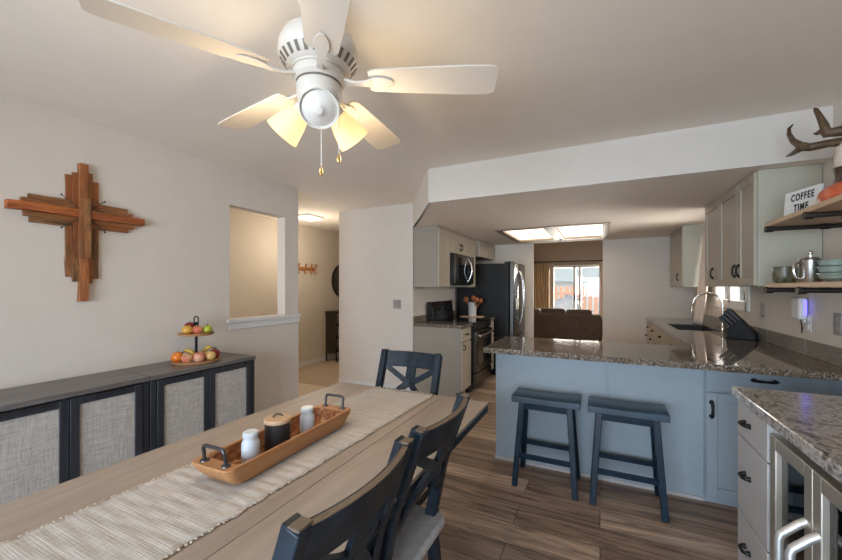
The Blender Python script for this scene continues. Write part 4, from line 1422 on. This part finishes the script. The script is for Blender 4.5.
# dough bowl tray
tr = thing('wooden_tray', 'long carved wooden trough tray with metal handles on the runner', 'tray', (-1.045, 1.0, TZ + .0072))
tr.rotation_euler = (0, 0, math.radians(2.0))
TL, TW, THH = .310, .086, .068
def ring(l, w, z, n=10):
    pts = []
    c = min(w * .30, .03)
    for sx, sy, a0 in ((1, 1, 0), (-1, 1, PI / 2), (-1, -1, PI), (1, -1, 3 * PI / 2)):
        for k in range(n + 1):
            a = a0 + PI / 2 * k / n
            pts.append((sx * (w - c) + c * math.cos(a), sy * (l - c) + c * math.sin(a), z))
    return pts
rings = [ring(TL - .06, TW - .026, 0), ring(TL - .045, TW - .016, .006), ring(TL - .010, TW - .003, .046), ring(TL, TW, THH - .004), ring(TL - .002, TW - .002, THH), ring(TL - .045, TW - .011, THH), ring(TL - .048, TW - .013, THH - .004), ring(TL - .066, TW - .026, .022), ring(TL - .075, TW - .030, .014)]
n = len(rings[0])


def ring_mesh(rs, cap0, cap1):
    mb = MB()
    ff = []
    if cap0: ff.append(tuple(reversed(range(n))))
    if cap1: ff.append(tuple(range(n * (len(rs) - 1), n * len(rs))))
    for i in range(len(rs) - 1):
        for k in range(n):
            k2 = (k + 1) % n
            ff.append((n * i + k, n * i + k2, n * i + n + k2, n * i + n + k))
    return mb.add([p for r in rs for p in r], ff)


build('trough', ring_mesh(rings[:7], True, False), 'tray_wood', tr, angle=40)
build('carved_hollow', ring_mesh(rings[6:], False, True), 'carved_wood', tr, angle=60, label='rough carved brown hollow')
for sgn in (-1, 1):
    yb = sgn * (TL - .026)
    hm = MB()
    hw = .046
    c = .012
    pts = [(-hw, yb, THH), (-hw, yb + sgn * .004, THH + .034)] + [(-hw + c - c * math.cos(PI / 2 * k / 4), yb + sgn * .006, THH + .038 + c * math.sin(PI / 2 * k / 4)) for k in range(5)]
    pts += [(-p[0], p[1], p[2]) for p in reversed(pts)]
    hm.tube(pts, .0055, 10)
    for sx in (-1, 1):
        hm.lathe([(0, .004), (.013, .004), (.014, 0), (0, 0)], (sx * hw, yb, THH), 14)
    build('handle', hm, 'gunmetal', tr, label='grey metal handle')
M = Matrix.Translation(tr.location) @ Matrix.Rotation(tr.rotation_euler.z, 4, 'Z')


def in_tray(y, x=0.0): return M @ Vector((x, y, .0147))


jar0 = None
for y, lb in ((-.157, 'white bottle in the tray, nearest the near handle'), (.115, 'white bottle in the tray, beyond the black canister')):
    j = thing('white_bottle', lb, 'bottle', in_tray(y, .0), group='white bottles in the tray')
    build('body', MB().lathe([(0, 0), (.025, 0), (.028, .005), (.0285, .064), (.026, .073), (.022, .079), (.022, .084), (0, .084)], n=24), 'jar_white', j)
    build('cap', MB().lathe([(.0, .084), (.023, .084), (.0245, .087), (.0245, .101), (.022, .104), (0, .104)], n=24), 'jar_white', j)
cn = thing('lidded_canister', 'black canister with pale wooden lid in the middle of the tray', 'canister', in_tray(-.040, .0))
build('body', MB().lathe([(0, 0), (.041, 0), (.044, .004), (.044, .098), (0, .098)], n=32), 'canister_black', cn)
ld = build('lid', MB().lathe([(0, .098), (.0455, .098), (.0465, .100), (.0465, .110), (.045, .112), (0, .112)], n=32), 'lid_wood', cn)
build('lid_handle', MB().tube([(-.014, -.008, .114), (-.006, -.003, .123), (.006, .004, .124), (.016, .010, .118)], [.003, .004, .004, .003], 8), 'stem_brown', ld)

# ------------------------------------------------------------------ chairs
def yback(z):
    pts = [(0, -.285), (.22, -.222), (.46, -.195), (.70, -.245), (.955, -.335)]
    for (za, ya), (zb, yb) in zip(pts, pts[1:]):
        if z <= zb:
            t = (z - za) / (zb - za)
            t2 = t
            return ya + (yb - ya) * t2
    return pts[-1][1]


def bp(x, z): return (x, yback(z) - .038 * (1 - (x / .2) ** 2) * max(0, min(1, (z - .5) / .3)), z)


def make_chair(label):
    c = thing('dining_chair', label, 'chair', group='dark dining chairs at the table')
    build('seat_frame', MB().box(-.2, .2, -.19, .20, .395, .438), 'navy_paint', c, .004)
    st = MB()
    pol = []
    for sx, sy, a0 in ((1, 1, 0), (-1, 1, PI / 2), (-1, -1, PI), (1, -1, 3 * PI / 2)):
        cr_ = .05
        for k in range(7):
            a = a0 + PI / 2 * k / 6
            wx = .228 if sy > 0 else .222
            pol.append((sx * (wx - cr_) + cr_ * math.cos(a), (sy * (.222 - cr_) if sy > 0 else -(.258 - cr_)) + cr_ * math.sin(a)))
    st.prism(pol, .438, .475, 'z')
    build('seat', st, 'seat_grey', c, .012, label='grey upholstered seat pad')
    for sx in (-1, 1):
        zs = [0, .1, .22, .34, .46, .58, .70, .83, .958]
        build('back_post', MB().sweep([(sx * .19, yback(z), z) for z in zs], .019, .021, (1, 0, 0)), 'navy_paint', c, .004)
        build('front_leg', MB().sweep([(sx * .19, .18, .42), (sx * .192, .185, 0)], [.02, .016], [.02, .016], (1, 0, 0)), 'navy_paint', c, .003)
    xs = [-.174 + .348 * k / 12 for k in range(13)]
    up = Vector((0, -.35, 1)).normalized()
    tr_ = MB().sweep([bp(x, .905) for x in xs], .048, .011, up)
    build('top_rail', tr_, 'navy_paint', c, .003)
    we = MB().sweep([(bp(x, .955)[0], bp(x, .955)[1] + .0, .9512) for x in xs], .0085, .0012, (0, 1, 0))
    build('worn_edge', we, 'worn_wood', c, label='brown worn top edge of the rail')
    for sx in (-1, 1):
        build('post_cap', MB().box(sx * .19 - .017, sx * .19 + .017, yback(.955) - .019, yback(.955) + .019, .955, .9605), 'worn_wood', c, .001, label='brown worn post end')
    sp_ = MB()
    sp_.sweep([bp(0, .87), bp(0, .78)], [.031, .031], .008, (1, 0, 0))
    build('center_splat', sp_, 'navy_paint', c, .002)
    for sx in (-1, 1):
        pts = [bp(sx * x, z) for x, z in ((.173, .865), (.12, .830), (.055, .793), (0, .765))]
        b_ = MB().sweep(pts, .016, .009, up)
        pts = [bp(sx * x, z) for x, z in ((0, .775), (.05, .735), (.12, .665), (.174, .60))]
        b_.sweep(pts, .020, .009, up)
        build('cross_slat', b_, 'navy_paint', c, .002)
    for sx in (-1, 1):
        build('stretcher', MB().sweep([(sx * .195, .178, .2), (sx * .19, yback(.2), .2)], .009, .014, (1, 0, 0)), 'navy_paint', c, .002)
    build('stretcher', MB().sweep([(-.195, -.02, .2), (.195, -.02, .2)], .009, .014, (0, 1, 0)), 'navy_paint', c, .002)
    return c


ch = make_chair('dark navy dining chair nearest the camera on the right of the table')
ch.location = (-.798, .660, 0)
ch.rotation_euler = (0, 0, PI / 2)
dup(ch, (-.795, 1.125, 0), PI / 2, 'dark navy dining chair second from the camera on the right of the table')
dup(ch, (-1.068, 1.715, 0), PI, 'dark navy dining chair at the far end of the table')


# ------------------------------------------------------------------ bar stools
def make_stool(label):
    s = thing('bar_stool', label, 'stool', group='navy bar stools at the peninsula')
    N = 14
    st = MB()
    def sec(x):
        e = x / .222
        return .604 + .005 * e * e
    top, bot = [], []
    mb = MB()
    vs, fs = [], []
    for k in range(N + 1):
        x = -.222 + .444 * k / N
        z = sec(x)
        hw = .118
        for y, dzz in ((-hw, -.042), (-hw, -.004), (-hw + .006, 0), (hw - .006, 0), (hw, -.004), (hw, -.042)):
            zz = z + dzz if dzz > -.04 else .563
            vs.append((x, y, zz))
    for k in range(N):
        for j in range(6):
            j2 = (j + 1) % 6
            fs.append((6 * k + j, 6 * k + j2, 6 * k + 6 + j2, 6 * k + 6 + j))
    fs += [tuple(range(6)), tuple(range(6 * N, 6 * N + 6))]
    mb.add(vs, fs)
    build('seat', mb, 'stool_top_lit', s, .004)
    T_ = {}
    for sx in (-1, 1):
        for sy in (-1, 1):
            a, b = Vector((sx * .155, sy * .085, .564)), Vector((sx * .193, sy * .152, 0))
            T_[sx, sy] = (a, b)
            build('leg', MB().sweep([a, b], .018, .018, (1, 0, 0)), 'stool_navy', s, .003)
    def L(sx, sy, z):
        a, b = T_[sx, sy]
        return a.lerp(b, 1 - z / .564)
    for sy in (-1, 1):
        build('apron', MB().sweep([L(-1, sy, .54), L(1, sy, .54)], .022, .009, (0, 0, 1)), 'stool_navy', s, .002)
        build('stretcher', MB().sweep([L(-1, sy, .205), L(1, sy, .205)], .016, .010, (0, 0, 1)), 'stool_navy', s, .002)
    for sx in (-1, 1):
        build('apron', MB().sweep([L(sx, -1, .54), L(sx, 1, .54)], .022, .009, (0, 0, 1)), 'stool_navy', s, .002)
    return s


st = make_stool('navy saddle seat bar stool nearer the open end of the peninsula')
st.location = (-.337, 2.705, 0)
st.rotation_euler = (0, 0, 0)
dup(st, (.15, 2.70, 0), 0.0, 'navy saddle seat bar stool nearer the peninsula cabinet doors')
